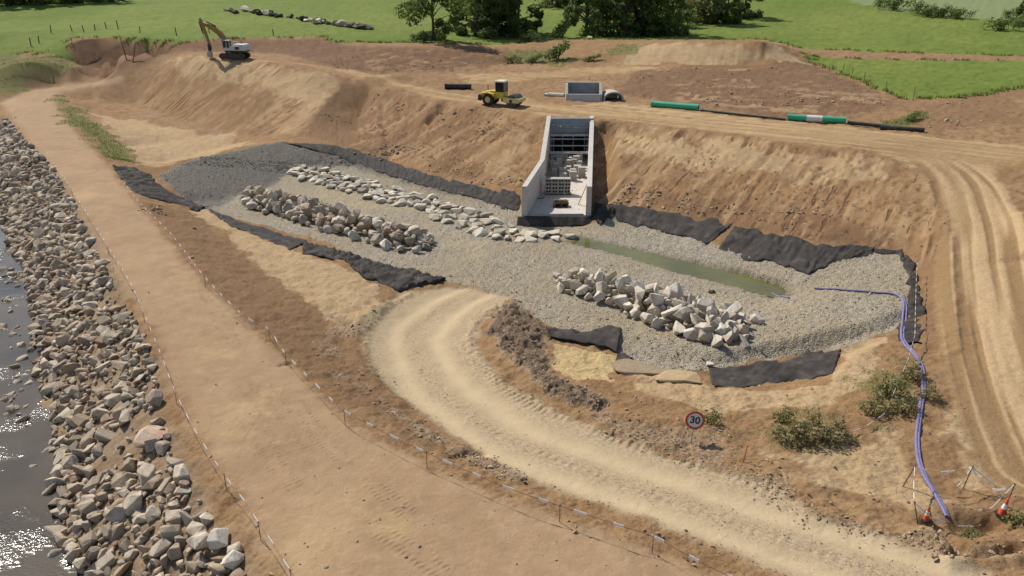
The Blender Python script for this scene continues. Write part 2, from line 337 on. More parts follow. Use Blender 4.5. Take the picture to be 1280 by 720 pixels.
# --- wheel tracks and machine streaks
haul_line = smooth_line(castl([(600,362),(560,382),(530,408),(522,436),(545,476),(605,525),(690,566),(790,602),(900,640),(1030,684),(1150,722),(1300,775)]))
hu, hv = line_uv(haul_line)
levee_line = smooth_line(castl([(36,120),(72,178),(110,225),(165,295),(215,368),(270,445),(335,530),(420,620),(540,730)]))
lu, lv = line_uv(levee_line)
ramp_line = smooth_line(castl([(960,158),(1050,172),(1120,184),(1170,200),(1204,228),(1222,275),(1230,335),(1242,405),(1266,490),(1310,590)]))
ru, rv = line_uv(ramp_line)
ramp = sstep(0, .5, 3.0 + .5 * J1 - abs(rv)) * sstep(14, 22, ru) * (1 - haul) * (1 - gravel)
crest = np.maximum(crest, .95 * ramp)
def streaks(ang, wp, wl, s, warp=.7):
    c, n = math.cos(R(ang)), math.sin(R(ang))
    a = GX * c + GY * n; b = -GX * n + GY * c
    return .6 * vnoise(b * wp + J2 * warp, a * wl, s) + .4 * vnoise(b * wp * 2.3 + J2 * warp, a * wl * 1.7 + 4, s + 5)
slopeR = region([(450,112),(530,126),(598,136),(682,148),(760,153),(850,163),(1001,182),(1090,192),(1136,214),(1170,245),(1184,300),(1150,330),(1129,312),(991,297),(850,268),(745,258),(648,240),(601,230),(500,203),(440,183)], 1.0, .6)
slopeL = region([(205,76),(235,70),(312,75),(400,91),(432,98),(400,136),(370,170),(286,166),(218,148),(168,131)], 1.0, .6)
furrow = region([(440,66),(500,60),(632,62),(636,77),(568,90),(470,91)], 1.0, .6)
st = np.full(GX.shape, .5, np.float32)
st = st + slopeR * (streaks(57, 1.5, .10, 31) - .5) + slopeL * (streaks(60, 1.1, .09, 41) - .5)
st = st + furrow * 1.3 * (streaks(40, 1.0, .05, 51, 5) - .5) + crest * (1 - slopeR) * 1.1 * (streaks(-30, 1.6, .045, 61) - .5)
st = st + 1.4 * region([(800,84),(1030,90),(1125,127),(985,148),(850,130)], 1, 1) * (streaks(-22, 1.1, .06, 71, 7) - .5)
rampR = region([(1180,240),(1240,240),(1280,330),(1290,620),(1200,560),(1200,400)], 1.0, .6)
rampR = np.maximum(rampR * .7, ramp)
st = st * (1 - ramp) + ramp * (.5 + 1.35 * (.6 * vnoise(rv * 1.7 + .5 * J2, ru * .035, 81) + .4 * vnoise(rv * 4.2, ru * .09, 83) - .5)) + rampR * (1 - ramp) * .7 * (streaks(66, 1.2, .06, 81) - .5) + levee * .5 * (streaks(122, 1.0, .05, 91) - .5)
rut = np.zeros(GX.shape, np.float32)
for c0, w in ((-1.55, .55), (1.05, .6)):
    rut = np.maximum(rut, np.exp(-((hv - c0 + .35 * J2 * 2) / w) ** 2))
rut *= haul
tread = haul * np.clip(4 * fbm(GX * .5, GY * .5, 2, 57) - 1.3, 0, 1) * ((np.exp(-((hv - 2.75) / .35) ** 2) + np.exp(-((hv + 2.95) / .35) ** 2) + .5 * np.exp(-((hv + .35) / .25) ** 2)) * (.5 + .5 * np.sign(np.sin(hu * 2 * math.pi / .42))))
ltread = np.zeros(GX.shape)
for c0, u0, u1 in ((-.6, 40, 75), (1.1, 55, 80), (-1.9, 62, 90)):
    ltread = ltread + 0 * np.exp(-((lv - c0 + J2) / .22) ** 2) * (.5 + .5 * np.sin(lu * 2 * math.pi / .38)) * sstep(u0, u0 + 5, lu) * (1 - sstep(u1 - 5, u1, lu))
ltread = ltread * levee

def uv_at(line, px):
    p = cast(*px); best = (1e9, 0, 0); s0 = 0
    for q0, q1 in zip(line[:-1], line[1:]):
        d, t = seg_dist(p[0], p[1], q0[:2], q1[:2]); L = np.linalg.norm((q1 - q0)[:2])
        if d < best[0]: best = (d, s0 + t * L, d * np.sign((q1[0] - q0[0]) * (p[1] - q0[1]) - (q1[1] - q0[1]) * (p[0] - q0[0])))
        s0 += L
    return best[1], best[2]
for pa, pb in (((305,470),(350,525)), ((335,475),(395,560)), ((315,520),(375,610)), ((370,500),(440,580)), ((455,640),(560,712)), ((250,345),(300,430)), ((470,600),(520,640))):
    ua, va = uv_at(levee_line, pa); ub, vb = uv_at(levee_line, pb); f_ = np.clip((lu - ua) / max(ub - ua, .1), 0, 1)
    for off in (0, .55): ltread = ltread + levee * np.exp(-((lv - (va + (vb - va) * f_) + J2 * .5 + off) / .15) ** 2) * (.5 + .5 * np.sign(np.sin(lu * 2 * math.pi / .24))) * ((lu > ua) & (lu < ub)) * (fbm(GX * 1.5, GY * 1.5, 2, 63) > .42)
ltread = np.clip(ltread, 0, 1)
def ridge(pxs, w, h, rag=.5):
    ln = castl(pxs); d = np.full(GX.shape, 99.0)
    for q0, q1 in zip(ln[:-1], ln[1:]):
        k = np.where((abs(GX - (q0[0] + q1[0]) / 2) < 14) & (abs(GY - (q0[1] + q1[1]) / 2) < 14))[0]
        d[k] = np.minimum(d[k], seg_dist(GX[k], GY[k], q0[:2], q1[:2])[0])
    return h * np.exp(-((d + rag * J1) / w) ** 2)
# --- small relief
n_big = fbm(GX * .35, GY * .35, 3, 3) - .5; n_mid = fbm(GX * 1.3, GY * 1.3, 4, 5) - .5; n_fine = fbm(GX * 4.5, GY * 4.5, 3, 9) - .5
fadef = 1 - sstep(90, 180, GR)
smoothr = np.maximum(np.maximum(levee, haul), crest * .8)
smoothr = np.maximum(smoothr, .72 * np.maximum(slopeR, slopeL))
rough = 1 - .8 * smoothr
GZ = GZ + n_big * .26 * (1 - .7 * smoothr) * (1 - .55 * gravel) + n_mid * .26 * rough * (1 - .4 * np.maximum(slopeR, slopeL)) * (1 - .45 * gravel) + n_fine * .10 * rough * fadef
GZ = GZ + clod * (.35 + .65 * sstep(.7, .95, clod)) * ((1 - abs(n_mid) * 5) * .10 + .30 * n_fine + .25 * n_mid)
stm = (st - .5) * (.35 + 1.3 * np.clip(fbm(GX * .12, GY * .12, 2, 131) - .3, 0, 1)); st = .5 + stm * 1.25
GZ = GZ + stm * .20 - rut * .12 + tread * .085 * np.clip(.3 + 6 * abs(J2), 0, 1) + ltread * .022
GZ = GZ + haul * (.12 * np.exp(-((abs(hv) - 3.15) / .3) ** 2) * (1 + 2 * n_fine)) + gravel * n_fine * .04
GZ = GZ + ridge([(556,129),(546,139),(536,152)], .55, -.7, 1.0) + ridge([(530,150),(522,162)], .7, .35, 1.0) + ridge([(470,102),(500,99)], 2.2, .7) + ridge([(1165,652),(1196,676)], .35, -.45, .2) + ridge([(1160,665),(1190,690)], .35, .25, .2) + ridge([(1190,692),(1275,687)], .35, -.5, .2) + ridge([(1190,702),(1290,696)], .4, .3, .2) + ridge([(1205,655),(1212,650)], .5, -.5, .2) + ridge([(1235,652),(1250,650)], .5, -.6, .2) + ridge([(1160,228),(1174,262),(1183,300),(1187,351),(1192,392),(1196,440)], .45, .16, 1.2) + ridge([(447,420),(455,400),(480,380)], .5, .3) + ridge([(440,440),(460,472),(500,508)], .5, .28) + ridge([(350,457),(362,454)], .15, -.2, .3) + ridge([(565,568),(600,566)], .3, -.35, .2)
GZ = GZ + ridge([(488,205),(484,170),(478,130)], .5, -.25) + ridge([(640,470),(700,498),(770,522),(860,548)], .22, -.16, .3)
gul = 1 - abs(fbm(GX * .55 + .3 * GY, GY * .16, 3, 77) - .5) * 2
GZ = GZ - slopeR * np.clip(gul - .90, 0, 1) * 1.8
toe_r = slopeR * np.clip(fbm(GX * .5, GY * .5, 3, 101) - .56, 0, 1) * 2.2
GZ = GZ + toe_r * .25
# keep pools free of stray bumps
basin_in = gravel * (1 - wet) * (GX > -30)
GZ = np.where((basin_in > .5) & (GY < 78), np.maximum(GZ, .045), GZ)
GZ = np.where(wet > .6, np.minimum(GZ, -.06), GZ)

pit_poly = np.array([(1.12, 69.62), (7.0, 69.62), (7.95, 80), (9.28, 92.86), (4.22, 92.86), (3.09, 80)])
pit = (poly_sd(GX, GY, pit_poly) > 0) if False else np.zeros(GX.shape, bool)
_k = np.where((GX > 0) & (GX < 11) & (GY > 68) & (GY < 95))[0]; pit[_k] = poly_sd(GX[_k], GY[_k], pit_poly) > 0
def hfun(x, y):
    """finished ground height (nearest fine vertices, bilinear)"""
    x = np.asarray(x, float); y = np.asarray(y, float)
    r = np.hypot(x, y); a = np.clip((np.arctan2(x, y) - aa[0]) / (aa[1] - aa[0]), 0, NA - 1.001)
    b = np.clip(np.interp(r, rr, np.arange(len(rr))), 0, len(rr) - 1.001)
    i = a.astype(int); j = b.astype(int); fa = a - i; fb = b - j
    Z = GZ.reshape(len(rr), NA)
    return (Z[j, i] * (1 - fa) + Z[j, i + 1] * fa) * (1 - fb) + (Z[j + 1, i] * (1 - fa) + Z[j + 1, i + 1] * fa) * fb

# ------------------------------------------------------------------ node helpers / materials
class NT:
    def __init__(s, name):
        s.m = bpy.data.materials.new(name); s.m.use_nodes = True; s.t = s.m.node_tree; s.t.nodes.clear()
        s.out = s.t.nodes.new('ShaderNodeOutputMaterial'); s.b = s.t.nodes.new('ShaderNodeBsdfPrincipled')
        s.t.links.new(s.b.outputs[0], s.out.inputs[0])
        s.co = s.t.nodes.new('ShaderNodeTexCoord').outputs['Object']
    def n(s, t, **kw):
        q = s.t.nodes.new(t)
        for k, v in kw.items(): setattr(q, k, v)
        return q
    def put(s, sock, v):
        if hasattr(v, 'is_output'): s.t.links.new(v, sock)
        elif isinstance(v, (tuple, list)) and len(v) == 3 and sock.type == 'RGBA': sock.default_value = (*v, 1)
        else: sock.default_value = v
    def math(s, op, a, b=0.0, clamp=False):
        q = s.n('ShaderNodeMath', operation=op, use_clamp=clamp); s.put(q.inputs[0], a); s.put(q.inputs[1], b); return q.outputs[0]
    def mix(s, f, a, b, mode='MIX'):
        q = s.n('ShaderNodeMix', data_type='RGBA', blend_type=mode); q.clamp_factor = True
        s.put(q.inputs[0], f); s.put(q.inputs[6], a); s.put(q.inputs[7], b); return q.outputs[2]
    def noise(s, scale, det=4, rough=.55, vec=None, out='Fac'):
        q = s.n('ShaderNodeTexNoise'); q.inputs['Scale'].default_value = scale; q.inputs['Detail'].default_value = det; q.inputs['Roughness'].default_value = rough
        s.t.links.new(vec or s.co, q.inputs['Vector']); return q.outputs[out]
    def voro(s, scale, out='Color', feat='F1', vec=None):
        q = s.n('ShaderNodeTexVoronoi', feature=feat); q.inputs['Scale'].default_value = scale
        s.t.links.new(vec or s.co, q.inputs['Vector']); return q.outputs[out]
    def ramp(s, f, a, b):
        q = s.n('ShaderNodeMapRange'); q.clamp = True; s.put(q.inputs[0], f); q.inputs[1].default_value = a; q.inputs[2].default_value = b; return q.outputs[0]
    def grey(s, c):
        q = s.n('ShaderNodeRGBToBW'); s.t.links.new(c, q.inputs[0]); return q.outputs[0]
    def bump(s, h, st_, dist):
        q = s.n('ShaderNodeBump'); q.inputs['Strength'].default_value = st_; q.inputs['Distance'].default_value = dist
        s.t.links.new(h, q.inputs['Height']); s.t.links.new(q.outputs[0], s.b.inputs['Normal']); return q
    def set(s, color=None, rough=None, spec=None, metal=None):
        if color is not None: s.put(s.b.inputs['Base Color'], color)
        if rough is not None: s.put(s.b.inputs['Roughness'], rough)
        if spec is not None: s.put(s.b.inputs['Specular IOR Level'], spec)
        if metal is not None: s.put(s.b.inputs['Metallic'], metal)
        return s

def ground_material():
    s = NT('earth_and_grass')
    def att(nm):
        q = s.n('ShaderNodeAttribute', attribute_name=nm, attribute_type='GEOMETRY'); sep = s.n('ShaderNodeSeparateColor')
        s.t.links.new(q.outputs['Color'], sep.inputs[0]); return (*sep.outputs, q.outputs['Alpha'])
    a_red, a_clod, a_pale, a_haul = att('soil_a'); a_lev, a_gra, a_gra_shade, a_mea = att('soil_b'); a_str, a_wet, a_crest, a_pat = att('soil_c'); a_bank, a_rut, a_far, a_x = att('soil_d'); a_slope, a_ramp, a_ltr, a_tr = att('soil_e')
    big = s.noise(.12, 5); mid = s.noise(.9, 6, .6); fine = s.noise(7, 5, .65); grit = s.noise(28, 3, .7)
    def br(m, f, amt=.9): # break a mask edge with noise
        return s.ramp(s.math('ADD', m, s.math('MULTIPLY', s.math('SUBTRACT', f, .5), amt)), .3, .7)
    soil = s.mix(s.ramp(big, .35, .65), (.265, .160, .078), (.33, .207, .105))
    soil = s.mix(s.ramp(mid, .42, .66), soil, (.235, .135, .062))
    col = soil
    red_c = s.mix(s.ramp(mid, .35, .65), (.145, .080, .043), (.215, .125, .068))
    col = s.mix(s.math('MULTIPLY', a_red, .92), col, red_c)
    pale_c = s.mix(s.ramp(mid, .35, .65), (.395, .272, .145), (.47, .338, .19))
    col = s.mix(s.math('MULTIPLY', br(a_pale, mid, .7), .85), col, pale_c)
    crest_c = s.mix(s.ramp(a_str, .35, .65), (.30, .19, .092), (.47, .32, .165))
    col = s.mix(s.math('MULTIPLY', a_crest, .8), col, crest_c)
    # streaks left by tracks: ridges paler, grooves darker
    col = s.mix(s.math('MULTIPLY', s.ramp(a_str, .54, .74), .5), col, (.45, .31, .175))
    col = s.mix(s.math('MULTIPLY', s.ramp(a_str, .46, .28), .5), col, (.19, .105, .052))
    # scraped faces: bucket and blade marks running down the slope
    def along(ang, wl, wp):
        q = s.n('ShaderNodeVectorRotate', rotation_type='Z_AXIS'); s.t.links.new(s.co, q.inputs['Vector']); q.inputs['Angle'].default_value = -R(ang)
        w = s.n('ShaderNodeVectorMath', operation='MULTIPLY'); s.t.links.new(q.outputs[0], w.inputs[0]); w.inputs[1].default_value = (wl, wp, .15); return w.outputs[0]
    va = along(57, .11, 1.0); g1 = s.noise(1.5, 4, .6, va); g2 = s.noise(.9, 3, .5, along(52, .22, .8)); patch = s.grey(s.voro(.75, vec=along(57, .42, 1.0)))
    col = s.mix(s.math('MULTIPLY', a_slope, .8), col, s.mix(patch, (.80, .79, .78), (1.22, 1.2, 1.17)), 'MULTIPLY')
    col = s.mix(s.math('MULTIPLY', a_slope, s.math('MULTIPLY', s.ramp(g2, .56, .64),   .6)), col, (.405, .265, .138))
    groove = s.math('MULTIPLY', s.ramp(g1, .385, .345), s.ramp(big, .38, .5)); col = s.mix(s.math('MULTIPLY', a_slope, s.math('MULTIPLY', groove, .75)), col, (.13, .068, .032))
    col = s.mix(s.math('MULTIPLY', a_ramp, .8), col, s.mix(s.ramp(a_str, .40, .62), (.275, .175, .085), (.455, .32, .175)))
    vc = along(-31, .05, 1.0); c1 = s.noise(1.5, 5, .6, vc)
    col = s.mix(s.math('MULTIPLY', s.math('MULTIPLY', a_crest, .55), s.math('SUBTRACT', 1.0, a_ramp)), col, s.mix(s.ramp(c1, .38, .62), (.29, .185, .09), (.50, .35, .18)))
    clod_c = s.mix(s.ramp(fine, .4, .62), (.215, .152, .095), (.35, .26, .165))
    col = s.mix(s.math('MULTIPLY', br(a_clod, fine, .8), .85), col, clod_c)
    clod_d = s.mix(s.ramp(fine, .4, .62), (.105, .074, .050), (.21, .15, .10))
    col = s.mix(s.math('MULTIPLY', s.ramp(a_clod, .72, .95), .8), col, clod_d)
    lev_c = s.mix(s.ramp(mid, .3, .7), (.30, .196, .108), (.355, .238, .137))
    lev_c = s.mix(s.math('MULTIPLY', s.ramp(big, .55, .7), .5), lev_c, (.45, .31, .165))
    lev_c = s.mix(s.math('MULTIPLY', s.ramp(s.noise(.33, 6, .65), .50, .68), .45), lev_c, (.235, .145, .08))
    lev_c = s.mix(s.math('MULTIPLY', s.ramp(s.noise(1.8, 5, .7), .58, .72), .4), lev_c, (.42, .30, .185))
    lev_c = s.mix(s.math('MULTIPLY', a_ltr, .35), lev_c, (.22, .135, .075))
    col = s.mix(a_lev, col, lev_c)
    haul_c = s.mix(s.ramp(mid, .35, .7), (.385, .288, .168), (.45, .342, .208))
    haul_c = s.mix(s.math('MULTIPLY', s.math('SUBTRACT', 1.0, a_rut), s.ramp(fine, .42, .6)), haul_c, (.285, .212, .13))
    haul_c = s.mix(s.math('MULTIPLY', a_rut, .6), haul_c, (.49, .375, .228))
    col = s.mix(s.math('MULTIPLY', br(a_x, mid, .9), s.math('SUBTRACT', .85, s.math('MULTIPLY', a_lev, .5))), col, s.mix(s.ramp(fine, .35, .65), (.44, .31, .14), (.53, .40, .20)))
    col = s.mix(a_haul, col, haul_c)
    # gravel: one tone per stone
    st1 = s.grey(s.voro(8.5)); st2 = s.grey(s.voro(19.0))
    stone = s.mix(.5, st1, st2, 'MIX') if False else s.math('ADD', s.math('MULTIPLY', st1, .6), s.math('MULTIPLY', st2, .4))
    gr_c = s.mix(s.ramp(stone, .2, .8), (.20, .17, .125), (.44, .38, .285))
    gr_c = s.mix(s.math('MULTIPLY', s.ramp(big, .42, .62), .55), gr_c, (.31, .245, .15))
    gr_shade_c = s.mix(s.ramp(stone, .2, .8), (.085, .076, .064), (.21, .19, .16))  # same stones in darker tones, painting the shade on the dike face
    gr_c = s.mix(s.math('MULTIPLY', a_gra_shade, .9), gr_c, gr_shade_c)
    gr_c = s.mix(s.math('MULTIPLY', s.ramp(s.math('ADD', a_tr, s.math('MULTIPLY', s.math('SUBTRACT', mid, .5), 1.2)), .2, .9), .75), gr_c, s.mix(s.ramp(fine, .35, .65), (.33, .265, .165), (.42, .345, .225)))
    gmask = br(a_gra, fine, .5)
    col = s.mix(gmask, col, gr_c)
    bank_c = s.mix(s.ramp(mid, .4, .6), (.25, .175, .11), (.35, .26, .165))
    col = s.mix(s.math('MULTIPLY', a_bank, .8), col, bank_c)
    col = s.mix(s.math('MULTIPLY', a_wet, .8), col, (.085, .075, .035))
    # grass
    gbig = s.noise(.035, 4, .6); gm = s.noise(.5, 6, .65)
    ga = s.mix(s.ramp(gbig, .35, .65), (.118, .168, .024), (.185, .215, .043))
    ga = s.mix(s.math('MULTIPLY', s.ramp(gm, .45, .68), .6), ga, (.078, .118, .020))
    ga = s.mix(s.math('MULTIPLY', a_far, .8), ga, (.22, .25, .12))
    col = s.mix(br(a_mea, mid, .5), col, ga)
    gp = s.mix(s.ramp(fine, .4, .65), (.10, .125, .03), (.20, .165, .07))
    col = s.mix(s.math('MULTIPLY', s.ramp(s.math('ADD', a_pat, s.math('MULTIPLY', s.math('SUBTRACT', fine, .5), 1.6)), .35, .75), .85), col, gp)
    col = s.mix(s.math('MULTIPLY', s.math('MULTIPLY', s.ramp(s.noise(3.1, 6, .75), .56, .70), s.math('SUBTRACT', 1.0, s.math('MAXIMUM', a_lev, s.math('MAXIMUM', a_haul, gmask)))), s.math('SUBTRACT', .55, s.math('MULTIPLY', a_mea, .55))), col, (.14, .082, .044))
    even = s.math('SUBTRACT', 1.0, s.math('MULTIPLY', s.math('MAXIMUM', a_lev, a_haul), .65))
    col = s.mix(s.math('MULTIPLY', even, .5), col, s.mix(s.ramp(grit, .3, .7), (.62, .62, .62), (1.32, 1.3, 1.28)), 'MULTIPLY')
    col = s.mix(s.math('MULTIPLY', even, .55), col, s.mix(s.ramp(fine, .3, .7), (.78, .77, .76), (1.2, 1.2, 1.2)), 'MULTIPLY')
    s.set(col, .95, .12)
    peb = s.math('MULTIPLY', s.math('SUBTRACT', 1.0, s.voro(9.5, 'Distance')), gmask)
    rgh = s.noise(2.3, 7, .72)
    h = s.math('ADD', s.math('MULTIPLY', s.math('ADD', fine, s.math('MULTIPLY', rgh, 1.5)), .8), s.math('ADD', s.math('MULTIPLY', grit, .35), s.math('MULTIPLY', peb, 1.1)))
    h = s.math('SUBTRACT', s.math('MULTIPLY', h, even), s.math('MULTIPLY', s.math('MULTIPLY', groove, a_slope), 2.5))
    s.bump(h, .6, .17)
    return s.m
M_GROUND = ground_material()

def tag(o, label=None, cat=None, group=None, kind=None):
    if label: o['label'] = label
    if cat: o['category'] = cat
    if group: o['group'] = group
    if kind: o['kind'] = kind
    return o

def build_ground():
    nr = len(rr)
    idx = np.arange(nr * NA).reshape(nr, NA)
    q = np.stack([idx[:-1, :-1], idx[:-1, 1:], idx[1:, 1:], idx[1:, :-1]], -1).reshape(-1, 4)
    attrs = {'soil_a': (red, clod, pale, haul), 'soil_b': (levee, gravel, shaded_gravel, meadow), 'soil_c': (st, wet, crest, patchg), 'soil_d': (bank, rut, far_field, yellow), 'soil_e': (np.maximum(np.maximum(slopeR, slopeL), furrow * .9), ramp, np.clip(ltread, 0, 1), silt)}
    V = np.stack([GX, GY, GZ], 1).astype(np.float32)
    # smooth normals over the whole sheet, so that the pieces meet without a seam
    Vg = V.reshape(nr, NA, 3); du = np.gradient(Vg, axis=1); dv = np.gradient(Vg, axis=0)
    N = np.cross(du, dv); N /= np.linalg.norm(N, axis=2, keepdims=True) + 1e-9
    N = N * np.sign(N[..., 2:3] + 1e-9); N = N.reshape(-1, 3)
    cls = np.zeros(nr * NA, int)
    cls[meadow > .5] = 4; cls[gravel > .5] = 3; cls[(crest > .5)] = 5; cls[levee > .5] = 1; cls[haul > .5] = 2
    cls[(bank > .5) & (GZ < .02) & (GX < -15)] = 6
    q = q[~pit[q].any(1)]
    fc = cls[q].max(1)
    for c, nm in enumerate(['ground', 'levee_road', 'haul_road', 'gravel_bed', 'meadow', 'crest_road', 'river_bed']):
        f = q[fc == c]
        if not len(f): continue
        used, invx = np.unique(f, return_inverse=True); f2 = invx.reshape(-1, 4)
        me = bpy.data.meshes.new(nm); me.vertices.add(len(used)); me.vertices.foreach_set('co', V[used].ravel())
        me.loops.add(len(f2) * 4); me.loops.foreach_set('vertex_index', f2.ravel().astype(np.int32))
        me.polygons.add(len(f2)); me.polygons.foreach_set('loop_start', np.arange(0, len(f2) * 4, 4, dtype=np.int32))
        me.update(calc_edges=True)
        me.polygons.foreach_set('use_smooth', np.ones(len(f2), bool))
        for k, ch in attrs.items():
            a = me.attributes.new(k, 'FLOAT_COLOR', 'POINT'); a.data.foreach_set('color', np.stack([np.asarray(cc)[used] for cc in ch], 1).astype(np.float32).ravel())
        me.normals_split_custom_set_from_vertices(N[used].tolist())
        me.materials.append(M_GROUND)
        o = bpy.data.objects.new(nm, me); COL.objects.link(o); o['kind'] = 'structure'
build_ground()

# ------------------------------------------------------------------ mesh builder
class MB:
    def __init__(s): s.v = []; s.f = []; s.mi = []; s.cur = 0
    def add(s, vs, fs):
        o = len(s.v); s.v += [tuple(v) for v in vs]; s.f += [tuple(i + o for i in f) for f in fs]; s.mi += [s.cur] * len(fs)
        return s
    def box(s, c, d, M=None):
        hx, hy, hz = d[0] / 2, d[1] / 2, d[2] / 2
        vs = [Vector((x * hx, y * hy, z * hz)) for x in (-1, 1) for y in (-1, 1) for z in (-1, 1)]
        if M is not None: vs = [M @ v for v in vs]
        vs = [v + Vector(c) for v in vs]
        return s.add(vs, [(0, 1, 3, 2), (4, 6, 7, 5), (0, 4, 5, 1), (2, 3, 7, 6), (0, 2, 6, 4), (1, 5, 7, 3)])
    def hexa(s, lo, hi):
        """eight corners: four below (counter clockwise from above), four above"""
        return s.add(list(lo) + list(hi), [(3, 2, 1, 0), (4, 5, 6, 7), (0, 1, 5, 4), (1, 2, 6, 5), (2, 3, 7, 6), (3, 0, 4, 7)])
    def prism(s, prof, y0, y1):
        """profile in x, z (counter clockwise seen from -y), pushed from y0 to y1"""
        n = len(prof)
        vs = [(p[0], y0, p[1]) for p in prof] + [(p[0], y1, p[1]) for p in prof]
        fs = [tuple(range(n)), tuple(range(2 * n - 1, n - 1, -1))] + [((i + 1) % n, i, i + n, (i + 1) % n + n) for i in range(n)]
        return s.add(vs, fs)
    def tube(s, pts, r, n=8, cap=True):
        pts = [Vector(p) for p in pts]; rs = r if isinstance(r, (list, tuple)) else [r] * len(pts)
        rings = []; up = None
        for i, p in enumerate(pts):
            t = (pts[min(i + 1, len(pts) - 1)] - pts[max(i - 1, 0)]).normalized()
            if up is None: up = t.orthogonal().normalized()
            up = (up - t * up.dot(t)).normalized(); b = t.cross(up)
            rings.append([p + (up * math.cos(2 * math.pi * k / n) + b * math.sin(2 * math.pi * k / n)) * rs[i] for k in range(n)])
        vs = [v for rg in rings for v in rg]; fs = []
        for i in range(len(pts) - 1):
            for k in range(n):
                fs.append((i * n + k, i * n + (k + 1) % n, (i + 1) * n + (k + 1) % n, (i + 1) * n + k))
        if cap: fs += [tuple(range(n - 1, -1, -1)), tuple((len(pts) - 1) * n + k for k in range(n))]
        return s.add(vs, fs)
    def pipe(s, a, b, ro, ri, n=20):
        a, b = Vector(a), Vector(b); t = (b - a).normalized(); u = t.orthogonal().normalized(); w = t.cross(u); vs = []
        for p in (a, b):
            for r_ in (ro, ri): vs += [p + (u * math.cos(2 * math.pi * k / n) + w * math.sin(2 * math.pi * k / n)) * r_ for k in range(n)]
        fs = []
        for k in range(n):
            q = (k + 1) % n
            fs += [(k, q, 2 * n + q, 2 * n + k), (n + q, n + k, 3 * n + k, 3 * n + q), (q, k, n + k, n + q), (2 * n + k, 2 * n + q, 3 * n + q, 3 * n + k)]
        return s.add(vs, fs)
    def build(s, name, mats, parent=None, smooth=35, bevel=0):
        me = bpy.data.meshes.new(name); me.from_pydata(s.v, [], s.f)
        for m in (mats if isinstance(mats, (list, tuple)) else [mats]): me.materials.append(m)
        me.polygons.foreach_set('material_index', s.mi); me.update()
        if smooth:
            me.polygons.foreach_set('use_smooth', np.ones(len(me.polygons), bool)); me.set_sharp_from_angle(angle=R(smooth))
        o = bpy.data.objects.new(name, me); COL.objects.link(o)
        if parent: o.parent = parent
        if bevel:
            b = o.modifiers.new('bevel', 'BEVEL'); b.width = bevel; b.segments = 2; b.limit_method = 'ANGLE'
        return o
def empty(name, loc, rz=0, rx=0, ry=0):
    o = bpy.data.objects.new(name, None); COL.objects.link(o); o.location = loc; o.rotation_euler = (rx, ry, rz); o.empty_display_size = .3
    return o
def ground(x, y): return float(hfun(x, y))
def G(px, py, lift=0):
    """ground point below a survey pixel"""
    p = cast(px, py); return Vector((p[0], p[1], ground(p[0], p[1]) + lift))
def copy_tree(o, parent=None):
    c = o.copy(); COL.objects.link(c); c.parent = parent
    for ch in [q for q in bpy.data.objects if q.parent == o]: copy_tree(ch, c)
    return c

# ------------------------------------------------------------------ materials
def plain(name, c, rough=.6, spec=.3, metal=0, var=.18, scale=3.0, dirt=None, dirt_amt=.5, bump=0, fine=25):
    s = NT(name); n1 = s.noise(scale, 5, .6)
    col = s.mix(s.ramp(n1, .3, .7), tuple(x * (1 - var) for x in c), tuple(min(1, x * (1 + var)) for x in c))
    if dirt: col = s.mix(s.math('MULTIPLY', s.ramp(s.noise(scale * 1.7, 6, .7), .48, .68), dirt_amt), col, dirt)
    s.set(col, rough, spec, metal)
    if bump: s.bump(s.noise(fine, 5, .65), .5, bump)
    return s.m
DUST = (.34, .23, .13)
M_CONC = plain('concrete', (.42, .385, .335), .85, .2, 0, .14, .8, (.27, .235, .19), .55, .02)
M_CONC_NEW = plain('new_concrete', (.48, .44, .385), .85, .2, 0, .10, 1.5, (.36, .31, .25), .5, .01)
M_CONC_SHADE = plain('shaded_concrete', (.25, .26, .28), .8, .2, 0, .12, 1.0, (.2, .18, .16), .4, .01)  # concrete facing away from the sun, bluish shade put into its colour
M_BLOCK = plain('concrete_block', (.40, .37, .32), .9, .2, 0, .2, 4, (.3, .25, .19), .4, .01)
M_STEEL = plain('galvanised_steel', (.42, .41, .39), .45, .4, .5, .15, 2, DUST, .4)
M_RUST = plain('rusty_steel', (.16, .085, .05), .8, .2, 0, .3, 6)
M_WOOD = plain('weathered_wood', (.30, .21, .13), .85, .2, 0, .25, 4, (.16, .11, .07), .6)
M_DARKWOOD = plain('dark_wood', (.075, .048, .03), .85, .2, 0, .3, 5)
M_YEL = plain('yellow_paint', (.62, .46, .045), .4, .45, 0, .08, 2, DUST, .45)
M_PALEYEL = plain('pale_yellow_paint', (.62, .52, .22), .45, .4, 0, .1, 2, DUST, .5)
M_CREAM = plain('cream_paint', (.68, .60, .42), .45, .4, 0, .08, 2, DUST, .3)
M_OLDYEL = plain('worn_yellow_paint', (.30, .19, .035), .5, .4, 0, .15, 1.5, (.20, .13, .06), .5)
M_WHITE = plain('white_paint', (.55, .54, .51), .45, .4, 0, .08, 2, DUST, .4)
M_BLACK = plain('black_paint', (.022, .021, .02), .5, .4, 0, .2, 3, (.12, .085, .055), .35)
M_RUBBER = plain('rubber', (.028, .026, .024), .85, .2, 0, .2, 3, (.2, .14, .09), .45, .01)
M_DRUM = plain('drum_steel', (.085, .068, .055), .45, .4, .4, .2, 2, (.22, .15, .09), .6)
M_TRACK = plain('track_steel', (.06, .048, .04), .7, .3, .2, .2, 3, (.2, .13, .08), .6)
M_GLASS = plain('cab_glass', (.018, .022, .026), .08, .6, 0, .1, 1)
M_GREEN = plain('green_plastic', (.035, .36, .19), .4, .45, 0, .07, 1.2, (.25, .3, .2), .25)
M_WRAP = plain('white_wrap', (.66, .64, .58), .6, .3, 0, .1, 4, DUST, .35)
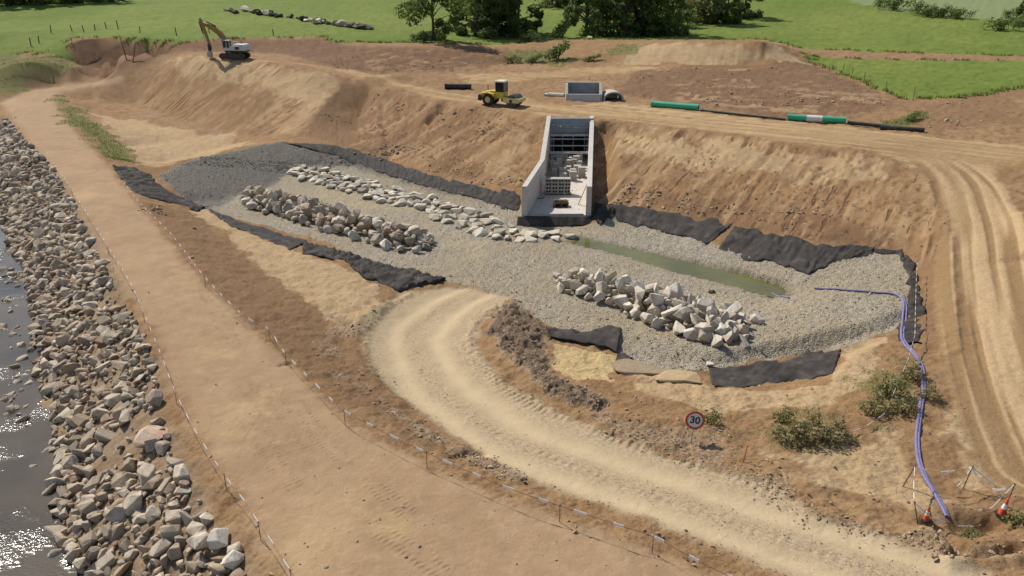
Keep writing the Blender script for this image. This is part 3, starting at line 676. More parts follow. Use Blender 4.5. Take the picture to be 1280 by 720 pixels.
M_BLKPIPE = plain('black_plastic', (.028, .026, .026), .45, .4, 0, .2, 2, (.13, .09, .06), .5)
M_HOSE = plain('blue_hose', (.15, .135, .27), .6, .3, 0, .12, 3, (.27, .225, .22), .7)
M_ORANGE = plain('orange_plastic', (.62, .085, .03), .5, .4, 0, .1, 3, DUST, .3)
M_RED = plain('red_film', (.50, .045, .03), .5, .4, 0, .1, 3)
M_TAPEW = plain('white_film', (.80, .77, .72), .5, .3, 0, .05, 3)
M_SIGNW = plain('sign_white', (.56, .54, .52), .45, .4, 0, .05, 3, DUST, .25)
M_SIGNR = plain('sign_red', (.42, .04, .035), .45, .4, 0, .1, 3, DUST, .25)
M_INK = plain('sign_black', (.015, .015, .016), .5, .4, 0, .05, 3)
M_MUD = plain('grey_mud', (.17, .13, .09), .9, .15, 0, .25, 2)

def rock_mat(name, a, b, stain):
    s = NT(name); info = s.n('ShaderNodeObjectInfo'); geo = s.n('ShaderNodeNewGeometry')
    rnd = s.math('FRACT', s.math('ADD', info.outputs['Random'], geo.outputs['Random Per Island']))
    n1 = s.noise(2.2, 6, .65); n2 = s.noise(11, 5, .7)
    c = s.mix(rnd, a, b)
    c = s.mix(s.math('MULTIPLY', s.ramp(n1, .44, .66), .7), c, stain)
    c = s.mix(s.math('MULTIPLY', s.ramp(s.math('FRACT', s.math('MULTIPLY', rnd, 7.31)), .7, .95), .75), c, stain)
    c = s.mix(s.math('MULTIPLY', s.ramp(s.math('FRACT', s.math('MULTIPLY', rnd, 13.7)), .82, .95), .5), c, (.15, .125, .10))
    c = s.mix(.6, c, s.mix(s.ramp(n2, .3, .7), (.68, .67, .66), (1.25, 1.25, 1.25)), 'MULTIPLY')
    s.set(c, .9, .2); s.bump(s.math('ADD', n2, n1), .6, .06)
    return s.m
M_RIP = rock_mat('riprap_rock', (.33, .265, .19), (.56, .475, .36), (.31, .215, .135))
M_BOULDER = rock_mat('pale_rock', (.46, .405, .325), (.66, .60, .50), (.42, .33, .22))
M_FLATROCK = rock_mat('cream_rock', (.48, .425, .33), (.66, .60, .48), (.42, .34, .23))
M_DARKROCK = rock_mat('dark_rock', (.09, .075, .06), (.16, .13, .10), (.08, .06, .04))
M_REDROCK = rock_mat('rusty_pale_rock', (.50, .38, .27), (.5, .4, .3), (.42, .20, .11))

# ------------------------------------------------------------------ water
def river_mat():
    s = NT('river_water')
    n1 = s.noise(.10, 3); n2 = s.noise(6.5, 2, .5); n3 = s.noise(1.1, 3, .6)
    s.set(s.mix(s.ramp(n1, .35, .65), (.045, .037, .028), (.115, .090, .062)), .13, .3)
    s.b.inputs['IOR'].default_value = 1.33
    s.bump(s.math('ADD', s.math('MULTIPLY', n2, s.math('ADD', .07, s.ramp(s.noise(.25, 4), .50, .66))), s.math('MULTIPLY', n3, .12)), .7, .10)
    return s.m
def puddle_mat():
    s = NT('puddle_water'); n1 = s.noise(.25, 4)
    s.set(s.mix(s.ramp(n1, .35, .65), (.095, .085, .022), (.14, .135, .03)), .12, .35); s.b.inputs['IOR'].default_value = 1.33
    s.bump(s.noise(3, 3), .15, .02); return s.m
def flat_poly(name, pts, z, mat):
    m = MB(); m.add([(p[0], p[1], z) for p in pts], [tuple(range(len(pts)))]); o = m.build(name, mat, None, 0); o['kind'] = 'structure'
    if o.data.polygons[0].normal.z < 0: o.data.flip_normals()
    return o
wl = castl([(20,132),(80,175),(150,280),(250,420),(330,560),(420,690),(480,800)])
flat_poly('river_water', [(-150, 130), (wl[0][0] - 14, wl[0][1] + 5), (wl[0][0] - 10, wl[0][1])] + [(p[0], p[1]) for p in wl[1:]] + [(0, 8), (-150, 5)], 0.0, river_mat())
ppoly = np.array([P(*q, 0.0) for q in puddle_px]); pc = ppoly.mean(0)
flat_poly('puddle_water', [p + (p - pc) / np.linalg.norm(p - pc) * .5 for p in ppoly], -.012, puddle_mat())

# ------------------------------------------------------------------ concrete outlet channel
def outlet():
    root = empty('concrete_channel', P(696, 275, .6))
    tag(root, 'concrete outlet channel with flared walls set into the sandy slope above the gravel basin', 'channel')
    W = lambda px, py, z: Vector(P(px, py, z))
    Y0, Y1, Y2 = 70.0, 80.0, 94.5
    L = [(.87, Y0), (2.84, Y1), (4.10, Y2)]; Rr = [(7.2, Y0 + .0), (8.2, Y1), (9.66, Y2)]; tk = .5
    base = -.1
    def wall(line, side, name):
        m = MB(); tops = [3.55, 3.75, 5.62]
        n = len(line); lo_o, lo_i, hi_o, hi_i = [], [], [], []
        for (x, y), t in zip(line, tops):
            a = Vector((x, y, base)); b = Vector((x + side * tk, y, base))
            lo_o.append(a); lo_i.append(b); hi_o.append(Vector((x, y, t))); hi_i.append(Vector((x + side * tk, y, t)))
        vs = lo_o + lo_i + hi_o + hi_i; fs = []
        for i in range(n - 1):
            fs += [(i, i + 1, 2 * n + i + 1, 2 * n + i), (n + i + 1, n + i, 3 * n + i, 3 * n + i + 1), (2 * n + i, 2 * n + i + 1, 3 * n + i + 1, 3 * n + i), (i + 1, i, n + i, n + i + 1)]
        fs += [(n, 0, 2 * n, 3 * n), (n - 1, 2 * n - 1, 4 * n - 1, 3 * n - 1)]
        m.add(vs, fs); bm = bmesh.new(); o = m.build(name, M_CONC_NEW, None, 0)
        bm.from_mesh(o.data); bmesh.ops.recalc_face_normals(bm, faces=bm.faces); bm.to_mesh(o.data); bm.free()
        o.parent = root; o.matrix_parent_inverse = root.matrix_basis.inverted(); o.modifiers.new('b', 'BEVEL').width = .03
        return o
    def part(m, name, mat, bevel=0, parent=None):
        o = m.build(name, mat, None, 0, bevel); o.parent = parent or root
        o.matrix_parent_inverse = root.matrix_basis.inverted(); return o
    root.rotation_euler = (0, 0, 0)
    wall(L, 1, 'side_wall'); wall(Rr, -1, 'side_wall')
    # floor slab between the walls, stepping down at a front lip
    m = MB(); zf = .85
    for (a, b), (c, d) in zip(zip(L[:-1], L[1:]), zip(Rr[:-1], Rr[1:])):
        y0 = a[1] + (.06 if a[1] == Y0 else 0); y1 = b[1]
        xa, xb, xc, xd = a[0] + tk + .003, c[0] - tk - .003, d[0] - tk - .003, b[0] + tk + .003
        m.hexa([(xa, y0, -.1), (xb, y0, -.1), (xc, y1, -.1), (xd, y1, -.1)], [(xa, y0, zf), (xb, y0, zf), (xc, y1, zf), (xd, y1, zf)])
    part(m, 'floor_slab', M_CONC_NEW)
    m = MB(); m.box((4.05, Y0 + .28, zf + .06), (4.9, .3, .11)); part(m, 'front_sill', M_CONC)
    # headwall with the culvert mouth
    yh = 92.6; x0, x1 = 4.0 + .43, 9.45 - .5
    m = MB(); m.box(((x0 + x1) / 2, yh + .25, 4.75), (x1 - x0, .5, 1.75)); part(m, 'headwall', M_CONC_SHADE, .02)
    m = MB(); m.box(((x0 + x1) / 2, yh - .06, 4.62), (x1 - x0 - .02, .12, .05)); part(m, 'wall_joint', M_CONC)
    m = MB(); m.box(((x0 + x1) / 2, yh - .35, 3.78), (x1 - x0 - .02, .35, .22)); part(m, 'lintel_beam', M_CONC_NEW, .02)
    mt = MB()   # culvert barrel going back under the crest
    mt.box((x0 + .12, yh + 4.5, 2.3), (.24, 8, 3.1)); mt.box((x1 - .12, yh + 4.5, 2.3), (.24, 8, 3.1)); mt.box(((x0 + x1) / 2, yh + 8.6, 2.3), (x1 - x0, .2, 3.1)); mt.box(((x0 + x1) / 2, yh + 4.8, 3.86 + .25), (x1 - x0, 8, .4))
    mt.box(((x0 + x1) / 2, yh + 5.2, .55), (x1 - x0, 6.5, .5)); part(mt, 'culvert_barrel', M_CONC_SHADE)
    # rows of cast blocks that break the flow
    rnd = random.Random(3)
    for r_, (yy, k0, nn, hh) in enumerate([(82.6, 0, 3, 1.05), (84.2, .5, 5, 1.0), (85.8, 0, 4, 1.15), (87.4, .5, 5, 1.2), (89.0, 0, 4, 1.4), (90.6, .4, 4, 1.3)]):
        f = (yy - Y1) / (Y2 - Y1); xl = 2.84 + f * 1.26 + tk + .45; xr = 8.2 + f * 1.46 - tk - .45
        for k in range(nn):
            x = xl + (xr - xl) * (k + .5 * (r_ % 2) * .6 + .2) / nn + rnd.uniform(-.1, .1)
            x += rnd.uniform(-.22, .22); h2 = hh * rnd.uniform(.62, 1.12); wq = rnd.uniform(.55, .78)
            m = MB(); m.box((0, 0, h2 / 2), (wq, rnd.uniform(.5, .68), h2)); dy = rnd.uniform(-.3, .3)
            if rnd.random() < .05: continue
            for v_ in range(len(m.v)): m.v[v_] = (m.v[v_][0] + x, m.v[v_][1] + yy + dy, m.v[v_][2] + zf)
            part(m, 'baffle_block', M_BLOCK, .03)
    return L, Rr, zf, Y0, Y1, Y2
CH = outlet()
def chan_x(y):
    L, Rr = CH[0], CH[1]; ys = [p[1] for p in L]
    return np.interp(y, ys, [p[0] for p in L]) + .5, np.interp(y, ys, [p[0] for p in Rr]) - .5
# steel shoring props across the channel
for i, (y, z, lab) in enumerate([(92.0, 3.35, 'upper steel shoring prop spanning the channel just below the headwall beam'), (91.2, 2.75, 'second steel shoring prop down across the dark culvert mouth'),
                                 (90.2, 2.25, 'third steel shoring prop down, in front of the culvert mouth'), (88.2, 2.55, 'lowest and nearest steel shoring prop, above the cast blocks')]):
    a, b = chan_x(y); r_ = empty('shoring_prop', ((a + b) / 2, y, z)); h = (b - a) / 2
    m = MB(); m.tube([(-h + .25, 0, 0), (h * .1, 0, 0)], .085, 10); m.build('outer_tube', M_STEEL, r_)
    m = MB(); m.tube([(h * .1, 0, 0), (h - .1, 0, 0)], .065, 10); m.build('inner_tube', M_STEEL, r_)
    for sx in (-1, 1):
        m = MB(); m.box((sx * (h - .03), 0, 0), (.05, .36, .36)); m.tube([(sx * (h - .3), 0, 0), (sx * (h - .05), 0, 0)], .10, 10); m.build('end_plate', M_STEEL, r_)
    tag(r_, lab, 'shoring prop', 'steel props bracing the channel')
for i, (fx, y) in enumerate([(.05, 92.2), (.30, 92.2), (.60, 92.2), (.92, 92.2)]):
    a, b = chan_x(y); x = a + .2 + (b - a - .4) * fx
    m = MB(); m.tube([(0, 0, 0), (0, 0, 1.6)], .055, 8); m.tube([(0, 0, 1.6), (0, 0, 2.72)], .042, 8); m.box((0, 0, .012), (.22, .22, .02)); m.box((0, 0, 2.73), (.22, .22, .02))
    o = m.build('upright_post', M_STEEL); o.location = (x, y, .85)
    tag(o, ['slim steel upright against the left wall of the culvert mouth', 'slim steel upright left of the middle of the culvert mouth', 'slim steel upright right of the middle of the culvert mouth', 'slim steel upright against the right wall of the culvert mouth'][i], 'post', 'steel uprights in the culvert mouth')
# planks leaning in the channel
for i, (y, dx, ln, lean, lab) in enumerate([(83.2, .25, 3.0, .5, 'long wooden plank leaning on the left channel wall, nearest the block stack'), (84.6, .3, 2.8, .42, 'wooden plank leaning on the left channel wall, middle one'),
                                            (86.2, .25, 3.2, .55, 'wooden plank leaning on the left channel wall, farthest from the gravel'), ]):
    a, b = chan_x(y); m = MB(); m.box((0, 0, ln / 2), (.05, .22, ln)); o = m.build('wood_plank', M_WOOD, None, 0)
    o.location = (a + .08 + ln * math.sin(lean) * .62, y, .87); o.rotation_euler = (R(14), -lean * .62, 0); tag(o, lab, 'plank', 'planks leaning in the channel')
a, b = chan_x(73.5); m = MB(); m.box((0, 0, 1.1), (.05, .16, 2.2)); o = m.build('wood_plank', M_WOOD, None, 0); o.location = (b - .75, 73.5, .87); o.rotation_euler = (R(10), R(19), 0)
tag(o, 'short wooden plank leaning on the right channel wall near the open end', 'plank', 'planks leaning in the channel')
m = MB(); m.tube([(-.75, 0, .03), (.1, .25, .04), (.6, .1, .05), (.95, .4, .04)], .04, 8); o = m.build('steel_bar', M_BLACK); o.location = (2.6, 75.2, .86); o.rotation_euler = (0, 0, R(35)); tag(o, 'bent dark bar lying on the channel floor by the left wall', 'bar')
# stack of hollow blocks on a pallet
def pallet(loc, rz, w, d, lab, mat):
    r_ = empty('pallet', loc, rz)
    for j in range(6):
        m = MB(); m.box((0, -d / 2 + d * (j + .5) / 6, .125), (w, d / 6 * .8, .025)); m.build('deck_board', mat, r_, 0)
    for j in (-1, 0, 1):
        m = MB(); m.box((j * (w / 2 - .07), 0, .056), (.12, d, .112)); m.build('runner', mat, r_, 0)
    return tag(r_, lab, 'pallet', 'pallets on the channel floor')
BX, BY = 4.55, 77.4
pallet((BX, BY, .853), 0, 2.6, 1.0, 'pallet under the tall stack of hollow blocks in the channel', M_WOOD)
def hollow_block():
    m = MB(); w, h, d, t = .6, .36, .75, .07
    m.box((0, 0, t / 2), (w, d, t)); m.box((0, 0, h - t / 2), (w, d, t))
    for x in (-w / 2 + t / 2, 0, w / 2 - t / 2): m.box((x, 0, h / 2), (t, d, h - 2 * t - .004))
    m.box((0, d / 2 - .04, h / 2), (w - 2 * t, .05, h - 2 * t - .006))
    return m
hb = hollow_block().build('hollow_block', M_BLOCK, None, 0); n_ = 0
rows_ = ['bottom', 'second', 'third', 'top']; cols_ = ['leftmost', 'second from the left', 'second from the right', 'rightmost']
for r_ in range(4):
    for c_ in range(4):
        o = hb if n_ == 0 else hb.copy()
        if n_: COL.objects.link(o)
        o.location = (BX - .93 + c_ * .62 + random.uniform(-.015, .015), BY + random.uniform(-.03, .03), .853 + .145 + r_ * .366); n_ += 1
        tag(o, f'grey hollow concrete block, {cols_[c_]} in the {rows_[r_]} row of the pallet stack', 'block', 'hollow blocks stacked on the pallet')
PX_, PY_ = 4.55, 72.9
for k in range(3):
    pallet((PX_ + .05 * k, PY_ + .04 * k, .853 + .142 * k), .03 * k, 1.35, .95, ['lowest', 'middle', 'topmost'][k] + ' dark wooden pallet of the small pile near the open end of the channel', M_DARKWOOD)
for k in range(3):
    m = MB(); m.box((0, 0, .1), (.38, .3, .2)); m.box((0, .02, .215), (.3, .22, .03)); o = m.build('wood_offcut', M_WOOD if k else M_MUD, None, 0, .01); o.location = (PX_ - .4 + .42 * k, PY_ + .1, .853 + .43); o.rotation_euler.z = .2 * k
    tag(o, ['muddy grey offcut at the left end of the dark pallet pile', 'wooden offcut in the middle of the dark pallet pile', 'wooden offcut at the right end of the dark pallet pile'][k], 'offcut', 'offcuts lying on the dark pallets')

# ------------------------------------------------------------------ concrete intake box on the crest and its two neighbours
def intake():
    p = G(730, 126); r_ = empty('intake_box', p, R(-2)); r_.scale = (1, 1, .84); z0 = -.3
    m = MB(); w, d, t = 4.7, 3.2, .28
    m.box((0, d, (2.25 + z0) / 2), (w, t, 2.25 - z0)); m.build('rear_wall', M_CONC_SHADE, r_, 0, .02)
    m = MB(); m.box((0, d, 2.25 + .04), (w + .06, t + .06, .07)); m.build('wall_coping', M_CONC_NEW, r_, 0)
    m = MB(); m.hexa([(-w / 2 - .1, -.35, z0), (w / 2 - .25, -.35, z0), (w / 2 - .25, .2, z0), (-w / 2 - .1, .2, z0)], [(-w / 2 + .03, 0, .98), (w / 2 - .25, 0, .98), (w / 2 - .25, .25, .98), (-w / 2 + .03, .25, .98)]); m.build('front_wall', M_CONC_NEW, r_, 0, .02)
    for sx in (-1, 1):
        m = MB(); m.prism([(0, z0), (d - .15, z0), (d - .15, 2.2), (d - 1.4, 2.2), (0, 1.0)], 0, .26)
        for k in range(len(m.v)): x, y, z = m.v[k]; m.v[k] = (sx * (w / 2 - .13) + (y - .13), x, z)
        o = m.build('side_wall', M_CONC, r_, 0); bm = bmesh.new(); bm.from_mesh(o.data); bmesh.ops.recalc_face_normals(bm, faces=bm.faces); bm.to_mesh(o.data); bm.free()
    tag(r_, 'grey open concrete box with tall rear and low front wall on the crest road', 'intake box')
    # right: precast half pipe with a dark mouth
    q = G(767, 126); m = MB(); n = 14; vs = []; fs = []
    for y in (0, 2.4):
        for ro, hh in ((1.35, 1.15), (1.15, .98)):
            vs += [(ro * math.cos(math.pi * k / n), y, hh * math.sin(math.pi * k / n) ** .7) for k in range(n + 1)]
    N = n + 1
    for k in range(n):
        fs += [(k, k + 1, N + k + 1, N + k), (2 * N + k + 1, 2 * N + k, 3 * N + k, 3 * N + k + 1), (k + 1, k, 2 * N + k, 2 * N + k + 1), (N + k, N + k + 1, 3 * N + k + 1, 3 * N + k)]
    m.add(vs, fs); m.box((0, 2.3, .45), (2.1, .1, .95)); o = m.build('culvert_arch', M_CONC, None, 40); o.location = q; o.rotation_euler.z = R(6)
    tag(o, 'low arched culvert piece with a dark open mouth right of the grey concrete box', 'culvert')
    q = G(693, 120); m = MB(); m.box((0, 0, .16), (2.6, 1.3, .32)); m.box((.2, .1, .37), (2.2, 1.0, .1)); o = m.build('concrete_slab', M_CONC, None, 0, .03); o.location = q; o.rotation_euler = (0, R(2), R(-14))
    tag(o, 'thin concrete slab lying left of the grey concrete box', 'slab')
intake()

# ------------------------------------------------------------------ pipes
def pipe_thing(a, b, ro, ri, mat, name, lab, group=None, wrap=False):
    A = G(*a); B = G(*b); A.z += ro * .9; B.z += ro * .9; c = (A + B) / 2; A2, B2 = A - c, B - c
    if wrap:
        r_ = empty(name, c); m = MB(); m.pipe(A2, B2, ro, ri); m.build('pipe_body', mat, r_)
        m = MB(); m.pipe(A2.lerp(B2, .33), A2.lerp(B2, .60), ro + .025, ro + .004); m.build('white_wrapping', M_WRAP, r_)
        for t in (0, 1):
            e = A2 if t == 0 else B2; q = (B2 - A2).normalized() * (.25 if t == 0 else -.25); m = MB(); m.pipe(e, e + q, ro + .03, ro + .004); m.build('pipe_collar', mat, r_)
    else:
        r_ = empty(name, c); m = MB(); m.pipe(A2, B2, ro, ri); m.build('pipe_body', mat, r_)
        q = (B2 - A2).normalized() * .25; m = MB(); m.pipe(A2, A2 + q, ro + .03, ro + .004); m.build('pipe_collar', mat, r_)
    return tag(r_, lab, 'pipe', group)
pipe_thing((814, 133), (873, 138), .36, .31, M_GREEN, 'plastic_pipe', 'plain green plastic pipe at the road edge, without white wrapping', 'green pipes along the crest road')
pipe_thing((984, 150), (1057, 155), .36, .31, M_GREEN, 'plastic_pipe', 'green plastic pipe with white wrapping around its middle', 'green pipes along the crest road', True)
pipe_thing((556, 111), (589, 111.5), .38, .32, M_BLKPIPE, 'plastic_pipe', 'short black pipe lying behind the yellow roller')
pipe_thing((876, 139), (982, 151), .13, .10, M_BLKPIPE, 'plastic_pipe', 'thin black pipe between the two green pipes', 'thin black pipes along the crest road')
pipe_thing((1059, 156), (1112, 161), .20, .16, M_BLKPIPE, 'plastic_pipe', 'thin black pipe right of the wrapped green pipe', 'thin black pipes along the crest road')
pipe_thing((1100, 161.5), (1155, 166), .24, .19, M_BLKPIPE, 'plastic_pipe', 'thicker black pipe at the right end of the pipe row', 'thin black pipes along the crest road')

# ------------------------------------------------------------------ road roller
def wheel(parent, x, y, z, r_, w, name='wheel'):
    t = empty(name, (x, y, z)); t.parent = parent
    m = MB(); prof = [(r_ * .52, -w / 2), (r_ * .86, -w / 2), (r_ * .97, -w * .38), (r_, -w * .2), (r_, w * .2), (r_ * .97, w * .38), (r_ * .86, w / 2), (r_ * .52, w / 2)]
    n = 28; vs = []; fs = []; k = len(prof)
    for i in range(n):
        a = 2 * math.pi * i / n
        for (q, yy) in prof:
            rr_ = q * (1.0 if (i % 2 or q < r_ * .95) else .965); vs.append((rr_ * math.cos(a), yy, rr_ * math.sin(a)))
    for i in range(n):
        for j in range(k): fs.append((i * k + j, i * k + (j + 1) % k, ((i + 1) % n) * k + (j + 1) % k, ((i + 1) % n) * k + j))
    m.add(vs, fs); m.build('tyre', M_RUBBER, t, 50)
    m = MB(); m.tube([(0, -w * .36, 0), (0, w * .36, 0)], r_ * .53, 20); m.tube([(0, -w * .46, 0), (0, w * .46, 0)], r_ * .2, 12); m.build('rim', M_PALEYEL, t)
    return t
def roller():
    p = G(626, 131.5); r_ = empty('road_roller', p, R(-24))
    tag(r_, 'yellow single drum road roller parked on the crest road above the sandy slope', 'road roller')
    for sy in (-1, 1): wheel(r_, -1.35, sy * .82, .76, .76, .55)
    m = MB(); m.prism([(-2.75, .95), (-1.0, .8), (-.35, .8), (-.35, 1.75), (-.9, 1.85), (-1.9, 1.72), (-2.6, 1.45)], -.52, .52); m.build('engine_hood', M_YEL, r_, 30, .05)
    for sy in (-1, 1):
        m = MB(); m.prism([(-2.4, 1.35), (-2.15, 1.55), (-1.35, 1.66), (-.55, 1.5), (-.4, 1.2), (-.62, 1.2), (-.75, 1.4), (-1.35, 1.55), (-2.05, 1.45), (-2.25, 1.3)], sy * .54 if sy > 0 else -1.1, 1.1 if sy > 0 else -.54); m.build('mudguard', M_YEL, r_, 30)
    m = MB(); m.prism([(-2.9, .62), (-2.55, .5), (-2.45, 1.2), (-2.78, 1.3)], -.75, .75); m.build('rear_bumper', M_BLACK, r_, 0, .03)
    m = MB(); m.tube([(-1.9, .3, 1.7), (-1.9, .3, 2.35)], .05, 10); m.build('exhaust_pipe', M_BLACK, r_)
    # cab
    cab = empty('cab', (.12, 0, 1.2)); cab.parent = r_
    m = MB(); m.box((0, 0, .15), (1.15, 1.35, .75)); m.build('cab_base', M_YEL, cab, 0, .04)
    for sx in (-1, 1):
        for sy in (-1, 1): m = MB(); m.box((sx * .53, sy * .62, 1.12), (.08, .08, 1.2)); m.build('pillar', M_BLACK, cab, 0)
    m = MB(); m.box((0, 0, 1.77), (1.4, 1.5, .12)); m.box((0, 0, 1.86), (1.1, 1.2, .06)); m.build('cab_roof', M_CREAM, cab, 0, .04)
    for sx in (-1, 1): m = MB(); m.box((sx * .555, 0, 1.12), (.02, 1.14, 1.15)); m.build('window', M_GLASS, cab, 0)
    for sy in (-1, 1): m = MB(); m.box((0, sy * .645, 1.12), (.96, .02, 1.15)); m.build('window', M_GLASS, cab, 0)
    # articulated joint, drum frame, drum
    m = MB(); m.box((.55, 0, .78), (.7, .7, .5)); m.build('joint', M_BLACK, r_, 0, .04)
    m = MB()
    for sy in (-1, 1): m.prism([(.8, .72), (1.1, .55), (2.9, .55), (2.95, .8), (2.85, 1.12), (1.0, 1.18), (.8, 1.05)], sy * 1.13 - .08, sy * 1.13 + .08)
    m.box((.9, 0, .92), (.22, 2.1, .42)); m.box((2.86, 0, .86), (.16, 2.1, .42)); m.build('drum_frame', M_PALEYEL, r_, 0, .03)
    m = MB(); m.tube([(1.9, -1.03, .75), (1.9, 1.03, .75)], .75, 40); m.build('drum', M_DRUM, r_)
    for sy in (-1, 1): m = MB(); m.tube([(1.9, sy * 1.2, .78), (1.9, sy * 1.26, .78)], .2, 16); m.build('hub_cover', M_BLACK, r_)
roller()

# ------------------------------------------------------------------ excavator
def excavator():
    p = G(294, 72.5); r_ = empty('excavator', p, R(180 - 8)); r_.scale = (.82, .82, .86)
    tag(r_, 'excavator with worn yellow boom and white cab standing on the raised embankment', 'excavator')
    for sy in (-1, 1):
        t = empty('track', (0, sy * 1.2, .5)); t.parent = r_
        m = MB(); prof = [(2.0 + .48 * math.cos(a), .48 * math.sin(a)) for a in np.linspace(-math.pi / 2, math.pi / 2, 9)] + [(-2.0 - .48 * math.cos(a), .48 * math.sin(a)) for a in np.linspace(math.pi / 2, -math.pi / 2, 9)]
        m.prism(prof, -.28, .28)
        for k in range(18):
            x = -2 + k * 4 / 17; m.box((x, 0, .495), (.12, .58, .05)); m.box((x, 0, -.475), (.12, .58, .05))
        m.build('track_shoes', M_TRACK, t, 30)
        for k in range(5): m = MB(); m.tube([(-1.6 + .8 * k, -.31, -.12), (-1.6 + .8 * k, .31, -.12)], .24, 14); m.build('track_roller', M_TRACK, t)
    m = MB(); m.box((0, 0, .72), (2.4, 1.7, .45)); m.tube([(0, 0, .9), (0, 0, 1.15)], .7, 20); m.build('undercarriage', M_BLACK, r_, 30)
    m = MB(); m.box((-.6, 0, 1.3), (3.8, 2.6, .28)); m.build('deck', M_BLACK, r_, 0, .03)
    m = MB(); m.prism([(-2.75, 1.45), (-1.7, 1.45), (-1.7, 2.55), (-2.5, 2.5), (-2.75, 2.2)], -1.3, 1.3); m.build('counterweight', M_WHITE, r_, 30, .05)
    m = MB(); m.box((-.75, -.65, 1.95), (1.85, 1.25, 1.0)); m.box((-.75, .75, 1.88), (1.85, 1.05, .85)); m.box((-1.0, 0, 2.42), (1.3, 2.0, .25)); m.build('engine_cover', M_WHITE, r_, 0, .05)
    m = MB(); m.box((-1.2, 1.285, 1.9), (.8, .03, .5)); m.box((-.6, -1.285, 2.0), (1.1, .03, .55)); m.build('louvre_panel', M_BLACK, r_, 0)
    m = MB(); m.tube([(-1.4, -.4, 2.5), (-1.4, -.4, 3.0)], .07, 10); m.build('exhaust_pipe', M_BLACK, r_)
    m = MB()
    for x in (-1.6, -.9, -.2): m.tube([(x, 1.2, 2.3), (x, 1.2, 3.05)], .03, 6)
    m.tube([(-1.6, 1.2, 3.05), (-.2, 1.2, 3.05)], .03, 6); m.build('hand_rail', M_WHITE, r_)
    cab = empty('cab', (.95, .75, 1.45)); cab.parent = r_
    m = MB(); m.box((0, 0, .25), (1.5, 1.0, .5)); m.box((0, 0, 1.75), (1.45, 1.0, .12))
    for sx in (-1, 0, 1):
        for sy in (-1, 1): m.box((sx * .68 - (.1 if sx == 0 else 0), sy * .45, 1.1), (.09, .09, 1.25))
    m.build('cab_frame', M_WHITE, cab, 0, .02)
    for sy in (-1, 1):
        for x, w in ((-.4, .5), (.28, .68)): m = MB(); m.box((x, sy * .47, 1.1), (w, .02, 1.15)); m.build('window', M_GLASS, cab, 0)
    for sx in (-1, 1): m = MB(); m.box((sx * .70, 0, 1.1), (.02, .8, 1.15)); m.build('window', M_GLASS, cab, 0)
    # boom, stick, cylinders, attachment
    def beam(pts, wds, half, name, mat):
        m = MB(); up = []; dn = []
        for i, (x, z) in enumerate(pts):
            a = pts[max(i - 1, 0)]; b = pts[min(i + 1, len(pts) - 1)]; d = Vector((b[0] - a[0], b[1] - a[1])).normalized(); n = Vector((-d.y, d.x))
            up.append((x + n.x * wds[i] / 2, z + n.y * wds[i] / 2)); dn.append((x - n.x * wds[i] / 2, z - n.y * wds[i] / 2))
        m.prism(dn + up[::-1], -half, half); return m.build(name, mat, r_, 0, .04)
    beam([(.4, 1.75), (1.3, 3.0), (2.5, 4.35), (3.4, 5.05), (4.6, 5.65), (5.75, 6.0)], [.55, .75, .95, .95, .65, .4], .27, 'boom', M_OLDYEL)
    beam([(6.1, 6.9), (5.85, 6.0), (5.35, 4.4), (4.75, 2.1)], [.3, .62, .5, .36], .2, 'stick', M_OLDYEL)
    beam([(4.95, 2.5), (4.85, 1.9), (4.95, 1.2)], [.45, .6, .45], .24, 'attachment_bracket', M_BLACK)
    m = MB(); m.prism([(4.6, 1.2), (5.3, 1.25), (5.45, .6), (5.2, .15), (4.75, .1), (4.65, .5)], -.45, .45); m.build('bucket', M_CONC, r_, 0, .04)
    def cyl(a, b, y, nm):
        a, b = Vector((a[0], y, a[1])), Vector((b[0], y, b[1])); c = a.lerp(b, .58); m = MB(); m.tube([a, c], .11, 12); m.build(nm, M_BLACK, r_); m = MB(); m.tube([c, b], .06, 10); m.build('piston_rod', M_STEEL, r_)
    for sy in (-.38, .38): cyl((1.15, 1.6), (2.9, 4.3), sy, 'boom_cylinder')
    cyl((3.1, 5.55), (6.0, 6.8), 0, 'stick_cylinder'); cyl((6.35, 6.3), (5.45, 2.6), 0, 'bucket_cylinder')
excavator()

